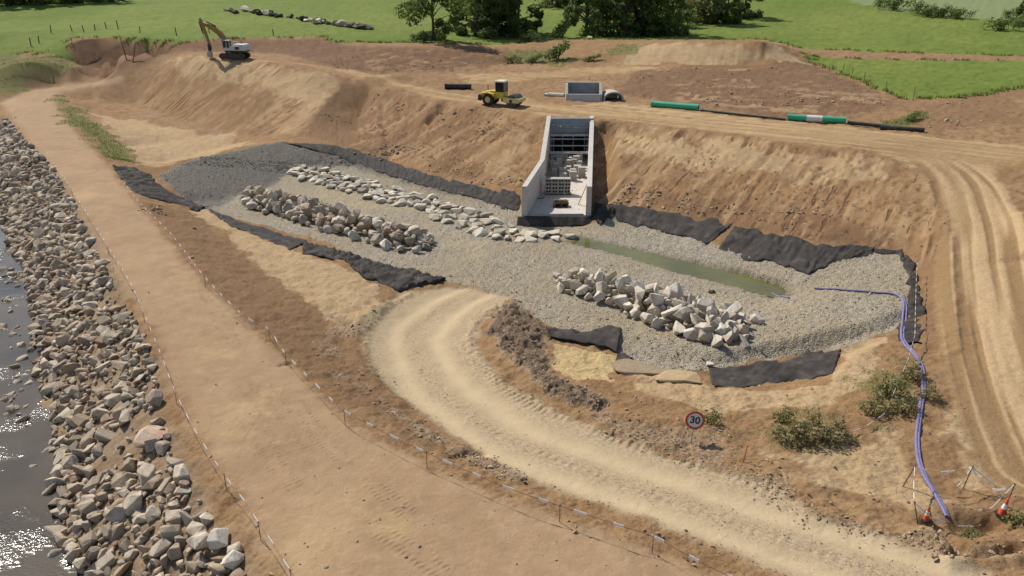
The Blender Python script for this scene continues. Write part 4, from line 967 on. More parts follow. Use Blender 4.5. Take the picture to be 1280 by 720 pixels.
# ------------------------------------------------------------------ black lining sheets
def liner_mat():
    s = NT('black_lining'); n1 = s.noise(.9, 5, .65); n2 = s.noise(4.5, 6, .7)
    c = s.mix(s.ramp(n1, .35, .65), (.036, .031, .027), (.062, .053, .045))
    c = s.mix(s.math('MULTIPLY', s.ramp(n1, .55, .75), .5), c, (.14, .105, .075))
    s.set(c, .8, .12); s.bump(n2, .6, .08); return s.m
M_LINER = liner_mat()
def resample(p, n):
    p = np.asarray(p, float); d = np.r_[0, np.cumsum(np.linalg.norm(np.diff(p, axis=0), axis=1))]
    t = np.linspace(0, d[-1], n); return np.stack([np.interp(t, d, p[:, k]) for k in range(p.shape[1])], 1)
def liner(top, bot, lab, seed=0, fold=.16, world=False, lift=.035, free=None):
    A = np.asarray(top, float) if world else castl(top); B = np.asarray(bot, float) if world else castl(bot)
    L = max(np.linalg.norm(np.diff(A[:, :2], axis=0), axis=1).sum(), np.linalg.norm(np.diff(B[:, :2], axis=0), axis=1).sum())
    n = int(max(20, L / .16)); A = resample(A, n); B = resample(B, n); W = np.linalg.norm((A - B)[:, :2], axis=1).mean(); m_ = int(max(8, W / .2)) if not world else 10
    u = np.linspace(0, L, n)
    ja = (fbm(u * .9, u * 0 + seed, 4, 5) - .5)[:, None] * 1.1; jb = (fbm(u * .9, u * 0 + seed + 9, 4, 6) - .5)[:, None] * 1.2
    if world: ja = ja * .15; jb = jb * .3
    D = (B - A) / (np.linalg.norm((B - A), axis=1, keepdims=True) + .3); A = A + D * ja; B = B + D * jb
    V = np.linspace(0, 1, m_); X = A[None] * (1 - V[:, None, None]) + B[None] * V[:, None, None]
    U = np.repeat(u[None], m_, 0); VV = np.repeat(V[:, None] * W, n, 1)
    rid = 1 - abs(fbm(U * 1.9 + .8 * VV + seed * 3.1, VV * .3 + seed, 3, 40 + seed) - .5) * 2
    fold = fold * .62
    w = fold * np.clip(rid - .55, 0, 1) * 2 + .05 * (fbm(U * 2.5, VV * 2.5, 2, seed) - .5)
    Z = X[..., 2] if world else np.maximum(hfun(X[..., 0], X[..., 1]), hbase(X[..., 0], X[..., 1]))
    if world: X[..., 1] -= w
    else:
        edge_ = np.minimum(np.minimum(VV, W - VV) / .35, 1) if W > .8 else 1.0
        bury = .16 * np.clip(fbm(U * .8 + seed * 7, VV * .8, 2, 90 + seed) - .52, 0, 1) * 4
        X[..., 2] = Z + lift + w * edge_ - bury * (1 - np.clip(np.minimum(VV, W - VV) / .8, 0, 1))
    q = []
    for j in range(m_ - 1):
        for i in range(n - 1): q.append((j * n + i, j * n + i + 1, (j + 1) * n + i + 1, (j + 1) * n + i))
    me = bpy.data.meshes.new('lining_sheet'); me.from_pydata(X.reshape(-1, 3).tolist(), [], q); me.materials.append(M_LINER)
    me.polygons.foreach_set('use_smooth', np.ones(len(q), bool)); me.update()
    if not world and me.polygons[0].normal.z < 0: me.flip_normals()
    o = bpy.data.objects.new('lining_sheet', me); COL.objects.link(o)
    sm = o.modifiers.new('thickness', 'SOLIDIFY'); sm.thickness = .012; sm.offset = 0
    return tag(o, lab, 'lining sheet', 'black lining sheets round the gravel basin')
liner([(141,208),(167,210),(189,220),(195,231),(224,247),(258,260)], [(143,212),(154,228),(176,246),(213,255),(235,260),(248,265)], 'dark crumpled lining sheet beside the levee road at the left end of the gravel', 1, .4)
liner([(260,260),(298,277),(331,286),(360,294),(384,301)], [(263,266),(288,281),(315,293),(342,304),(362,313)], 'narrow black lining strip between the pale sand ledge and the gravel basin', 2, .12)
liner([(380,302),(420,313),(470,328),(520,340),(556,352)], [(378,317),(430,327),(455,348),(500,364),(550,356)], 'dark wrinkled triangle of lining sheet where the haul road enters the gravel', 3, .55)
liner([(352,178),(400,180),(440,186),(480,199),(520,212),(560,224),(601,233),(648,244)], [(392,188),(424,197),(452,207),(490,221),(530,233),(570,243),(608,253),(646,264)], 'long black lining strip along the slope foot, behind the row of flat pale stones', 4, .2)
liner([(757,257),(800,259),(850,268),(890,274),(915,280)], [(772,277),(800,283),(850,296),(884,306),(890,303)], 'black lining sheet on the slope foot right of the channel, nearest to it', 5, .2)
liner([(920,282),(950,289),(991,298),(1020,305),(1060,305),(1092,312)], [(897,313),(935,323),(974,331),(1011,343),(1038,329),(1090,318)], 'wide wrinkled black lining sheet on the slope foot beyond the end of the puddle', 6, .28)
liner([(1092,312),(1128,312),(1143,330),(1148,350),(1153,400),(1153,430)], [(1093,317),(1124,320),(1134,345),(1137,375),(1122,410),(1126,432)], 'black lining sheet wrapped round the right end of the gravel, under the hoses', 7, .2)
liner([(886,463),(930,459),(975,450),(1020,440),(1052,432)], [(892,485),(930,485),(975,480),(1020,474),(1040,470)], 'smooth dark lining sheet along the near edge of the gravel, below the boulder pile', 8, .08)
liner([(682,412),(720,413),(750,410),(777,407)], [(684,421),(720,429),(745,434),(772,442)], 'short grey lining flap lying between the yellow sand patch and the gravel', 9, .22, False, .12)
liner([(772,442),(782,442),(792,447)], [(766,464),(774,463),(780,458)], 'small dark lining scrap at the right corner of the yellow sand patch', 10, .15)
xa = np.linspace(.5, 7.7, 12)
liner(np.stack([xa, xa * 0 + 69.9, xa * 0 + .82], 1), np.stack([xa * 1.02 - .1, xa * 0 + 69.1, xa * 0 + .12], 1), 'black lining sheet hanging from the open front of the concrete channel', 11, .14, True)
liner([(744,255),(756,256),(768,262)], [(741,278),(752,281),(764,278)], 'crumpled black lining scrap in the shade against the outer right wall of the channel', 12, .5)
liner([(628,236),(640,240),(650,244)], [(618,258),(632,262),(648,264)], 'rounded dark lining flap just left of the channel mouth', 13, .2)

# ------------------------------------------------------------------ rocks
def rock_mesh(seed, mat, sq=(1, .8, .65), n=16, name='rock'):
    rnd = random.Random(seed); bm = bmesh.new()
    for k in range(n):
        v = Vector((rnd.gauss(0, 1), rnd.gauss(0, 1), rnd.gauss(0, 1))).normalized() * rnd.uniform(.82, 1.0)
        v = Vector((v.x, v.y, max(-.8, min(.8, v.z))))
        bm.verts.new((v.x * sq[0] * .62, v.y * sq[1] * .62, v.z * sq[2] * .62))
    r_ = bmesh.ops.convex_hull(bm, input=bm.verts); bmesh.ops.delete(bm, geom=[g for g in r_['geom_interior'] if isinstance(g, bmesh.types.BMVert)], context='VERTS')
    bmesh.ops.dissolve_limit(bm, angle_limit=R(14), verts=bm.verts, edges=bm.edges)
    bmesh.ops.bevel(bm, geom=bm.edges[:], offset=.022, segments=1, profile=.6, affect='EDGES', clamp_overlap=True)
    bmesh.ops.triangulate(bm, faces=bm.faces)
    me = bpy.data.meshes.new(name); bm.to_mesh(me); bm.free(); me.materials.append(mat); return me
def place_rock(me, name, p, s, lab, cat, group, rnd, tilt=.5):
    o = bpy.data.objects.new(name, me); COL.objects.link(o); o.location = p
    o.rotation_euler = (rnd.uniform(-tilt, tilt), rnd.uniform(-tilt, tilt), rnd.uniform(0, 6.28)); o.scale = (s * rnd.uniform(.85, 1.2), s * rnd.uniform(.85, 1.15), s * rnd.uniform(.85, 1.15))
    return tag(o, lab, cat, group)
def scatter_in(poly, sizes, rnd, tries, pack=.42):
    """dart throwing, big ones first"""
    lo = poly[:, :2].min(0); hi = poly[:, :2].max(0); cell = {}; out = []
    xs = np.array([rnd.uniform(lo[0], hi[0]) for _ in range(tries)]); ys = np.array([rnd.uniform(lo[1], hi[1]) for _ in range(tries)])
    sd = poly_sd(xs, ys, poly); cand = [(x, y, d) for x, y, d in zip(xs, ys, sd) if d > 0]
    S = sorted([sizes() for _ in cand], reverse=True)
    for (x, y, d), s in zip(cand, S):
        c = (int(x // 2), int(y // 2)); ok = True
        for a in (-1, 0, 1):
            for b in (-1, 0, 1):
                for (X, Y, Q) in cell.get((c[0] + a, c[1] + b), ()):
                    if (X - x) ** 2 + (Y - y) ** 2 < (pack * (Q + s)) ** 2: ok = False; break
                if not ok: break
            if not ok: break
        if ok: cell.setdefault(c, []).append((x, y, s)); out.append((x, y, s, d))
    return out
rnd = random.Random(11)
rip_poly = castl([(-14,158),(8,150),(20,163),(36,182),(64,210),(84,244),(108,288),(134,340),(152,378),(180,420),(196,470),(203,515),(212,568),(243,612),(272,668),(300,695),(302,725),(330,800),(230,860),(100,760),(92,708),(70,673),(66,634),(70,595),(62,518),(44,471),(40,432),(38,388),(30,341),(12,307),(-8,254),(-40,200)])
RIPM = [rock_mesh(100 + k, M_RIP, (1, rnd.uniform(.62, .9), rnd.uniform(.5, .75)), rnd.choice([10, 12, 14]), 'riprap_rock') for k in range(14)]
cand = scatter_in(rip_poly, lambda: min(1.0, max(.26, rnd.lognormvariate(-.78, .42))), rnd, 48000, .255)
bare = lambda x, y: fbm(np.array([x * .28]), np.array([y * .28]), 2, 301)[0]
near = [(x, y, s, d) for x, y, s, d in cand if not (bare(x, y) > .71 and y < 50)]
near.sort(key=lambda q: -q[2] / math.hypot(q[0], q[1]))
def visible(x, y, z=.5):
    v = Vector((x, y, z - CAM_H)); zc = v.y * cp - v.z * sp
    return abs(v.x / zc) < .655 and abs((v.y * sp + v.z * cp) / zc) < .37
vis = [q for q in near if visible(q[0], q[1])]; ind = vis[:300]; indset = set((q[0], q[1]) for q in ind); rest = [q for q in near if (q[0], q[1]) not in indset]
for x, y, s, d in ind:
    place_rock(rnd.choice(RIPM), 'riprap_rock', (x, y, ground(x, y) + s * .16), s * 1.12, 'large angular grey brown rock of the riverbank riprap below the levee road', 'rock', 'large rocks of the riverbank riprap', rnd, .7)
def merged_rocks(name, items, meshes, mat, sink=.16, tilt=.7):
    base = []
    for me in meshes:
        co = np.empty(len(me.vertices) * 3, np.float32); me.vertices.foreach_get('co', co)
        base.append((co.reshape(-1, 3), np.array([tuple(p.vertices) for p in me.polygons])))
    Vs, Fs, off = [], [], 0
    for x, y, s, z in items:
        v, f = base[rnd.randrange(len(base))]
        M = np.array(Euler((rnd.uniform(-tilt, tilt), rnd.uniform(-tilt, tilt), rnd.uniform(0, 6.28))).to_matrix())
        Vs.append((v * s * np.array([rnd.uniform(.85, 1.2), rnd.uniform(.8, 1.1), rnd.uniform(.8, 1.15)])) @ M.T + np.array([x, y, z + s * sink])); Fs.append(f + off); off += len(v)
    V = np.concatenate(Vs).astype(np.float32); F = np.concatenate(Fs).astype(np.int32)
    me = bpy.data.meshes.new(name); me.vertices.add(len(V)); me.vertices.foreach_set('co', V.ravel()); me.loops.add(F.size); me.loops.foreach_set('vertex_index', F.ravel())
    me.polygons.add(len(F)); me.polygons.foreach_set('loop_start', np.arange(0, F.size, 3, dtype=np.int32)); me.update(calc_edges=True); me.materials.append(mat)
    o = bpy.data.objects.new(name, me); COL.objects.link(o); o['kind'] = 'stuff'; return o
small = scatter_in(rip_poly, lambda: rnd.uniform(.14, .42), rnd, 14000, .3)
merged_rocks('riprap_rubble', [(x, y, s * 1.15, ground(x, y)) for x, y, s, d in rest] + [(x, y, s, ground(x, y) + .05) for x, y, s, d in small if True], RIPM, M_RIP)
# shallow stones in the river
shoal = []
for (px, py, n, sx, sy) in ((18,348,26,14,8),(12,412,16,12,6),(14,378,16,16,8),(10,352,10,8,3),(22,470,30,22,18),(8,505,14,18,14),(32,520,10,10,12),(42,582,2,3,3),(64,610,3,3,3),(60,560,4,6,8),(30,440,14,14,10),(70,690,3,4,4)):
    for k in range(n):
        q = P(px + rnd.gauss(0, sx * .6), py + rnd.gauss(0, sy * .6), 0)
        if q[0] < -15: shoal.append((q[0], q[1], rnd.uniform(.18, .65) if rnd.random() < .8 else .8, -.12))
merged_rocks('river_stones', shoal, RIPM, M_RIP, .05)
o = place_rock(rock_mesh(77, M_REDROCK, (1, .85, .5), 22, 'boulder'), 'boulder', G(191, 552) + Vector((0, 0, .25)), 1.55, 'broad pale boulder with rusty stains lying flat at the top of the riprap', 'boulder', None, rnd, .12)
for k, (px, py, s, lab) in enumerate([(256,690,.85,'large whitish boulder at the bottom of the riprap, left of the other two'), (277,683,.95,'large whitish boulder at the bottom of the riprap, middle of three'), (290,706,1.0,'large whitish boulder at the bottom edge of the riprap, nearest the tape')]):
    place_rock(rock_mesh(80 + k, M_BOULDER, (1, .85, .8), 16, 'boulder'), 'boulder', G(px, py) + Vector((0, 0, .35)), s, lab, 'boulder', 'whitish boulders at the foot of the riprap', rnd, .4)
# stone rows and heaps in the gravel basin
def heap(name, px, sizes, meshes, tries, pack, lab, group, layer=0.0, layer_n=0, sink=.2, tilt=.5):
    poly = castl(px); base_ = scatter_in(poly, sizes, rnd, tries, pack); k = 0
    for x, y, s, d in base_:
        place_rock(rnd.choice(meshes), name, (x, y, ground(x, y) + s * sink + min(d, 1.6) * layer * .35), s, lab, 'rock', group, rnd, tilt); k += 1
    if layer_n:
        up = [q for q in scatter_in(poly, sizes, rnd, tries, pack * 1.1) if q[3] > .55]; rnd.shuffle(up)
        for x, y, s, d in up[:layer_n]:
            place_rock(rnd.choice(meshes), name, (x, y, ground(x, y) + s * .2 + min(d, 1.6) * layer), s, lab, 'rock', group, rnd, tilt); k += 1
    print(name, k)
FLATM = [rock_mesh(200 + k, M_FLATROCK, (1, rnd.uniform(.7, .95), .42), 14, 'flat_rock') for k in range(9)]
BOUM = [rock_mesh(240 + k, M_BOULDER, (1, rnd.uniform(.6, .9), rnd.uniform(.55, .8)), rnd.choice([10, 12]), 'boulder') for k in range(10)]
GREYM = [rock_mesh(280 + k, M_BOULDER if k % 3 == 0 else M_RIP, (1, rnd.uniform(.7, .95), rnd.uniform(.6, .9)), 14, 'rock') for k in range(9)]
heap('flat_rock', [(357,212),(380,209),(415,216),(470,229),(540,247),(608,269),(645,284),(722,293),(724,300),(706,303),(650,302),(608,297),(575,287),(521,264),(450,245),(400,232),(358,220)], lambda: min(1.5, max(.5, rnd.gauss(.98, .26))), FLATM, 4200, .37,
     'pale flat rock of the long row along the far side of the gravel basin', 'pale flat rocks in the far row', 0, 0, .12, .22)
heap('rock', [(297,247),(318,240),(360,250),(420,265),(470,281),(520,293),(546,305),(530,315),(500,317),(460,305),(400,290),(350,273),(310,260)], lambda: min(1.5, max(.45, rnd.gauss(.78, .22))), GREYM, 1800, .38,
     'grey rock of the long heap at the left of the gravel basin', 'grey rocks of the left heap', .62, 70, .25, .8)
heap('boulder', [(690,348),(740,350),(800,363),(860,382),(910,396),(938,411),(930,432),(890,434),(840,418),(790,398),(740,378),(700,364)], lambda: min(1.5, max(.32, rnd.lognormvariate(-.42, .36))), BOUM, 3600, .34,
     'pale angular boulder of the heap in front of the green puddle', 'pale boulders of the heap before the puddle', .6, 75, .27, .8)
place_rock(rock_mesh(320, M_BOULDER, (1, .9, .75), 14, 'boulder'), 'boulder', G(946, 404) + Vector((0, 0, .25)), .95, 'single pale boulder lying on the gravel just right of the boulder heap', 'boulder', None, rnd, .3)
place_rock(rock_mesh(321, M_DARKROCK, (1, .7, .6), 14, 'rock'), 'rock', G(891, 366) + Vector((0, 0, .1)), .62, 'small dark rock alone on the gravel between the puddle and the boulder heap', 'rock', None, rnd, .3)
place_rock(rock_mesh(322, M_FLATROCK, (1, .7, .5), 14, 'rock'), 'rock', G(887, 458) + Vector((0, 0, .16)), .62, 'small pale stone at the near gravel edge by the smooth dark lining', 'rock', None, rnd, .2)
M_SANDSTONE = rock_mat('sandstone', (.38, .28, .155), (.46, .345, .20), (.33, .235, .125))
# pale sandstone slabs broken out of the bench
for k, (px, py, s, lab) in enumerate([(800,464,2.6,'pale sandstone slab behind, beside the yellow sand patch'), (838,474,3.0,'larger pale sandstone slab below the near gravel edge')]):
    me = rock_mesh(330 + k, M_SANDSTONE, (1, .75, .13), 16, 'sandstone_slab'); o = place_rock(me, 'sandstone_slab', G(px, py) + Vector((0, 0, .12)), s, lab, 'slab', 'sandstone slabs by the gravel', rnd, .08); o.rotation_euler.z = -.35 + .1 * k
# clods and pebbles strewn over the worked soil
CLODM = [rock_mesh(400 + k, M_RIP, (1, .85, .75), 9, 'clod') for k in range(6)]
M_CLOD = plain('soil_clod', (.32, .23, .145), .95, .1, 0, .25, .35, (.40, .30, .19), .7)
def pick(weight, n):
    w = np.clip(weight, 0, 1) * (GR < 140); w = w / w.sum(); return np.random.choice(len(w), n, p=w)
def strew(idx, lo, hi): return [(GX[i] + rnd.uniform(-.15, .15), GY[i] + rnd.uniform(-.15, .15), rnd.uniform(lo, hi) * (1 if rnd.random() < .9 else 1.8), GZ[i]) for i in idx]
hedge = haul * (1 - haul) * 4
loose = (1 - np.maximum.reduce([haul, levee, gravel, meadow, bank, crest, wet])) * (GX > -30)
merged_rocks('soil_clods', strew(pick(clod * (1 - gravel), 1700), .04, .15) + strew(pick(hedge, 450), .03, .11) + strew(pick(loose * (n_mid > .06), 1500), .06, .22) + strew(pick(red * (GR > 70) * (n_big > .03), 1300), .10, .34) + strew(pick(slopeR * (n_big > .04), 500), .08, .22), CLODM, M_CLOD, .05)
M_PEB = rock_mat('pebble', (.36, .29, .20), (.50, .43, .33), (.28, .2, .13))
merged_rocks('pebbles', strew(pick(haul * np.exp(-((hv + .3) / .7) ** 2), 1100), .02, .06) + strew(pick(gravel * (1 - wet) * (1 - shaded_gravel), 3500), .05, .14) + strew(pick(loose * (GR < 60), 700), .04, .10) + strew(pick(levee * (GR < 60), 160), .04, .11), CLODM, M_PEB, .1)
M_PEB_SHADE = rock_mat('dark_pebble', (.14, .128, .11), (.26, .235, .20), (.12, .11, .09))  # pebbles toned down to match the painted shade of the dike face
merged_rocks('shaded_pebbles', strew(pick(shaded_gravel, 1500), .06, .14), CLODM, M_PEB_SHADE, .1)

# ------------------------------------------------------------------ speed sign, cones, posts and tape
def text_mesh(txt, size, depth):
    c = bpy.data.curves.new('numerals', 'FONT'); c.body = txt; c.size = size; c.extrude = depth; c.align_x = 'CENTER'; c.align_y = 'CENTER'; c.offset = .012
    o = bpy.data.objects.new('tmp', c); COL.objects.link(o); bpy.context.view_layer.update()
    me = bpy.data.meshes.new_from_object(o.evaluated_get(bpy.context.evaluated_depsgraph_get())); bpy.data.objects.remove(o); return me
def sign():
    p = G(864, 551); r_ = empty('speed_sign', p, R(-6), R(-10), R(6)); r0 = .43
    m = MB(); m.tube([(0, .05, -.1), (0, .05, 1.25)], .035, 10); m.build('pole', M_STEEL, r_)
    m = MB(); m.tube([(0, 0, 1.12), (0, .015, 1.12)], r0, 48); m.build('sign_face', M_SIGNW, r_)
    m = MB(); m.pipe((0, -.008, 1.12), (0, .02, 1.12), r0 + .004, r0 - .095, 48); m.build('red_ring', M_SIGNR, r_)
    m = MB(); m.tube([(0, .021, 1.12), (0, .028, 1.12)], r0, 48); m.build('back_plate', M_STEEL, r_)
    me = text_mesh('30', .46, .004); me.materials.append(M_INK); o = bpy.data.objects.new('numerals', me); COL.objects.link(o); o.parent = r_; o.location = (0, -.007, 1.12); o.rotation_euler = (R(90), 0, 0)
    tag(r_, 'round red ringed speed limit sign reading 30 beside the haul road', 'sign')
sign()
def cone(px, py, h, lab, tilt=0):
    r_ = empty('traffic_cone', G(px, py), rnd.uniform(0, 1), tilt, 0)
    m = MB(); m.box((0, 0, .02), (h * .56, h * .56, .04)); m.build('base', M_BLACK, r_, 0, .01)
    m = MB(); m.tube([(0, 0, .04), (0, 0, h * .38)], [h * .2, h * .135], 20); m.build('lower_cone', M_ORANGE, r_)
    m = MB(); m.tube([(0, 0, h * .38), (0, 0, h * .66)], [h * .137, h * .085], 20); m.build('white_band', M_TAPEW, r_)
    m = MB(); m.tube([(0, 0, h * .66), (0, 0, h)], [h * .086, h * .03], 20); m.build('cone_tip', M_ORANGE, r_)
    return tag(r_, lab, 'cone', 'traffic cones by the hose end')
cone(1159, 644, .62, 'orange and white traffic cone standing left of the hose end')
cone(1253, 640, .8, 'orange and white traffic cone by the muddy pit, right of the hose end', .1)
def stake(px, py, h, lab, group, mat=None, lean=(0, 0)):
    m = MB(); m.tube([(0, 0, -.1), (0, 0, h)], .022, 8); m.box((0, 0, h - .02), (.07, .07, .05)); o = m.build('stake', mat or M_RUST); o.location = G(px, py); o.rotation_euler = (lean[0], lean[1], 0)
    tag(o, lab, 'stake', group); return Vector(o.location) + Euler((lean[0], lean[1], 0)).to_matrix() @ Vector((0, 0, h - .05))
def tape(pts, lab, seed=0, white=.55, red_=.55, wd=.12, sag=.0, group='red and white tape lines'):
    """striped barrier tape hung along points; white and red pieces alternate"""
    m = MB(); p = resample(np.array([tuple(q) for q in pts]), max(2, int(sum((Vector(pts[i + 1]) - Vector(pts[i])).length for i in range(len(pts) - 1)) / .13)))
    r2 = random.Random(seed); s = 0; per = white + red_
    for a, b in zip(p[:-1], p[1:]):
        a, b = Vector(a), Vector(b); L = (b - a).length; m.cur = 0 if (s % per) < white else 1; s += L
        d = (b - a).normalized(); side = d.cross(Vector((0, 0, 1))); side = side.normalized() if side.length > 1e-3 else Vector((1, 0, 0)); up = side.cross(d)
        ww = wd if m.cur == 0 else wd * .22
        vs = [q + side * sx * .006 + up * sz * ww / 2 for q in (a, b) for sx in (-1, 1) for sz in (-1, 1)]
        m.add(vs, [(0, 1, 3, 2), (4, 6, 7, 5), (0, 4, 5, 1), (2, 3, 7, 6), (0, 2, 6, 4), (1, 5, 7, 3)])
    o = m.build('barrier_tape', [M_TAPEW, M_TAPEDARK], None, 0); return tag(o, lab, 'tape', group)
M_TAPEDARK = plain('faded_red_film', (.27, .13, .075), .6, .2, 0, .1, 2)
def lifted(px, h):
    out = []
    for q in px: p = cast(q[0], q[1], h); out.append(Vector((p[0], p[1], ground(p[0], p[1]) + h)))
    return out
T_L = [(62,196),(89,236),(111,270),(134,307),(161,351),(178,388),(200,440),(218,487),(243,537),(280,593),(307,630),(323,654),(344,685),(363,714),(392,752)]
T_R = [(155,229),(175,254),(215,294),(255,345),(303,393),(336,412),(356,439),(412,498),(430,514),(470,535),(533,566),(626,607),(700,632),(774,656),(817,669),(858,693),(908,718),(960,745)]
tape(smooth_line(np.array(lifted(T_L, .75)), 4), 'red and white tape line along the river side of the levee road', 1, .5, .95)
tape(smooth_line(np.array(lifted(T_R, .75)), 4), 'red and white tape line along the basin side of the levee road', 2, .5, 1.0)
for k, (i, side) in enumerate([(q, 'river') for q in range(1, 14, 2)] + [(q, 'basin') for q in (1, 3, 5, 6, 8, 10, 12, 14)]):
    pt = lifted([(T_L if side == 'river' else T_R)[i]], .75)[0]; m = MB(); m.tube([(0, 0, -.85), (0, 0, .08)], .014, 7); m.tube([(-.05, 0, .0), (.05, 0, .05)], .012, 6); o = m.build('tape_rod', M_RUST); o.location = pt
    tag(o, f'thin rusty rod holding up the tape on the {side} side of the levee road', 'rod', f'rods of the {side} side tape')
A_ = stake(1129, 606, 1.15, 'thin leaning stake left of the hose end, farther of two', 'stakes round the muddy pit', None, (.1, .22)); B_ = stake(1204, 610, 1.1, 'thin stake on the bare sand right of the hose', 'stakes round the muddy pit', None, (0, .15))
C_ = stake(1256, 636, 1.2, 'thin stake by the right hand cone', 'stakes round the muddy pit', None, (0, .1)); D_ = stake(1148, 652, 1.1, 'thin stake left of the hose end, nearest the left cone', 'stakes round the muddy pit', None, (0, -.3)); E_ = stake(1222, 652, .6, 'short stake beside the muddy pit', 'stakes round the muddy pit', None, (0, .25))
def sagged(a, b, s): return [a.lerp(b, t) - Vector((0, 0, s * 4 * t * (1 - t))) for t in np.linspace(0, 1, 9)]
tape(sagged(A_, B_, .25), 'striped tape sagging between the far left stake and the stake on bare sand', 5, wd=.07)
tape(sagged(B_, C_, .6), 'striped tape sagging from the stake on bare sand to the right hand cone', 6, wd=.07)
tape(sagged(A_, D_, .2), 'striped tape between the two stakes left of the hose end', 7, .5, .3, wd=.07)
tape(sagged(D_, E_, .4), 'striped tape hanging low in front of the hose end', 8, wd=.07)
tape([B_, B_ + Vector((.75, -.5, -.5)), B_ + Vector((.95, -.6, -.85))], 'short loose tape end hanging right of the stake on bare sand', 9, .9, .3, wd=.07)
tape([B_, B_ + Vector((-.6, -.5, -.35)), B_ + Vector((-1.1, -.8, -.6))], 'short loose tape end hanging left of the stake on bare sand', 10, .3, .5, wd=.07)
tape([C_, C_ + Vector((-.5, -.3, -.25)), C_ + Vector((-1.0, -.5, -.75)), C_ + Vector((-1.5, -.5, -.85))], 'loose tape end trailing from the stake by the right hand cone', 11, .5, .3, wd=.07)
F_ = stake(929, 578, .85, 'short rusty stake standing at the haul road edge right of the speed sign', None, M_RED, (0, .12))
H_ = stake(1122, 478, 1.0, 'thin stake in the weeds left of the hoses', 'stakes near the hoses', None, (0, .25)); I_ = stake(1143, 345, 1.1, 'stake at the far right corner of the gravel by the hoses', 'stakes near the hoses', M_RUST)
J_ = stake(1140, 436, .9, 'stake where the hoses leave the gravel', 'stakes near the hoses', M_RUST); K_ = stake(1024, 556, .5, 'low stake at the foot of the dry weeds', 'stakes near the hoses', M_RUST)
tape(sagged(I_, J_, .15), 'striped tape running beside the hoses at the right end of the gravel', 12, .5, .5, wd=.07)
tape(sagged(J_, H_, .3), 'striped tape from the hoses down to the stake in the weeds', 13, .5, .4, wd=.07)
tape([H_] + [G(px, py, .25) for px, py in ((1105,522),(1080,538),(1062,546),(1040,554))] + [K_], 'fallen striped tape lying through the dry weeds', 14, .55, .55, wd=.07)

# ------------------------------------------------------------------ hoses
def hose(px, r_, lab, lift=.0, mat=None):
    p = smooth_line(np.array([tuple(G(*q)) for q in px]), 8); p[:, 2] = [ground(q[0], q[1]) + r_ * .9 + lift for q in p]
    k = np.ones(5) / 5; p[2:-2, 2] = np.convolve(p[:, 2], k, 'valid')
    m = MB(); m.tube([tuple(q) for q in p], r_, 10)
    return tag(m.build('pump_hose', mat or M_HOSE, None, 60), lab, 'hose', 'blue pump hoses')
hose([(1018,361),(1045,363),(1075,365),(1100,367),(1122,371),(1129,380),(1128,400),(1126,420),(1131,434),(1148,452),(1153,480),(1148,520),(1145,556),(1151,588),(1168,618),(1184,642)], .075, 'longer blue hose, from the middle of the gravel shelf down to the muddy pit')
hose([(1129,372),(1133,386),(1132,402),(1129,420),(1134,433),(1151,452),(1156,481),(1151,520),(1148,556),(1154,588),(1171,618),(1187,642)], .06, 'shorter blue hose, from the gravel corner down to the muddy pit')
hose([(965,366),(975,370),(982,373),(986,374)], .07, 'short blue hose end lying at the tip of the green puddle')

# ------------------------------------------------------------------ plants
def leaf_mat(name, a, b, trans=.25):
    s = NT(name); geo = s.n('ShaderNodeNewGeometry'); info = s.n('ShaderNodeObjectInfo')
    c = s.mix(geo.outputs['Random Per Island'], a, b); c = s.mix(s.math('MULTIPLY', info.outputs['Random'], .35), c, (b[0] * 1.3, b[1] * 1.1, b[2]))
    s.set(c, .7, .15); t = s.n('ShaderNodeBsdfTranslucent'); s.put(t.inputs[0], s.mix(.4, c, (.16, .2, .03))); mx = s.n('ShaderNodeMixShader'); mx.inputs[0].default_value = trans
    s.t.links.new(s.b.outputs[0], mx.inputs[1]); s.t.links.new(t.outputs[0], mx.inputs[2]); s.t.links.new(mx.outputs[0], s.out.inputs[0]); return s.m
M_LEAFD = leaf_mat('dark_leaves', (.060, .092, .022), (.125, .17, .048), .42)
M_LEAFM = leaf_mat('green_leaves', (.10, .145, .038), (.175, .225, .075), .42)
M_LEAFO = leaf_mat('olive_leaves', (.11, .125, .04), (.19, .195, .08), .3)
M_DRY = leaf_mat('dry_weeds', (.15, .135, .055), (.33, .27, .14), .3)
M_BARK = plain('bark', (.085, .065, .048), .9, .1, 0, .25, 3)
def leaves(name, mat, centres, rads, per, size, seed, flat=1.0):
    r2 = np.random.RandomState(seed); n = per * len(centres); c = np.repeat(np.array(centres), per, 0); rr2 = np.repeat(np.array(rads), per)
    d = r2.normal(size=(n, 3)); d /= np.linalg.norm(d, axis=1, keepdims=True); p = c + d * (rr2 * r2.uniform(.25, 1, n) ** .6)[:, None] * np.array([1, 1, flat])
    nn = d + r2.normal(size=(n, 3)) * .6 + np.array([0, 0, .4]); nn /= np.linalg.norm(nn, axis=1, keepdims=True)
    t = np.cross(nn, r2.normal(size=(n, 3))); t /= np.linalg.norm(t, axis=1, keepdims=True); b = np.cross(nn, t); s = size * r2.uniform(.6, 1.35, n)[:, None]
    V = np.stack([p - t * s, p - b * s * .55 + nn * s * .1, p + t * s, p + b * s * .55 + nn * s * .1], 1).reshape(-1, 3).astype(np.float32)
    me = bpy.data.meshes.new(name); me.vertices.add(4 * n); me.vertices.foreach_set('co', V.ravel()); me.loops.add(4 * n); me.loops.foreach_set('vertex_index', np.arange(4 * n, dtype=np.int32)); me.polygons.add(n); me.polygons.foreach_set('loop_start', np.arange(0, 4 * n, 4, dtype=np.int32)); me.update(calc_edges=True); me.materials.append(mat); return me
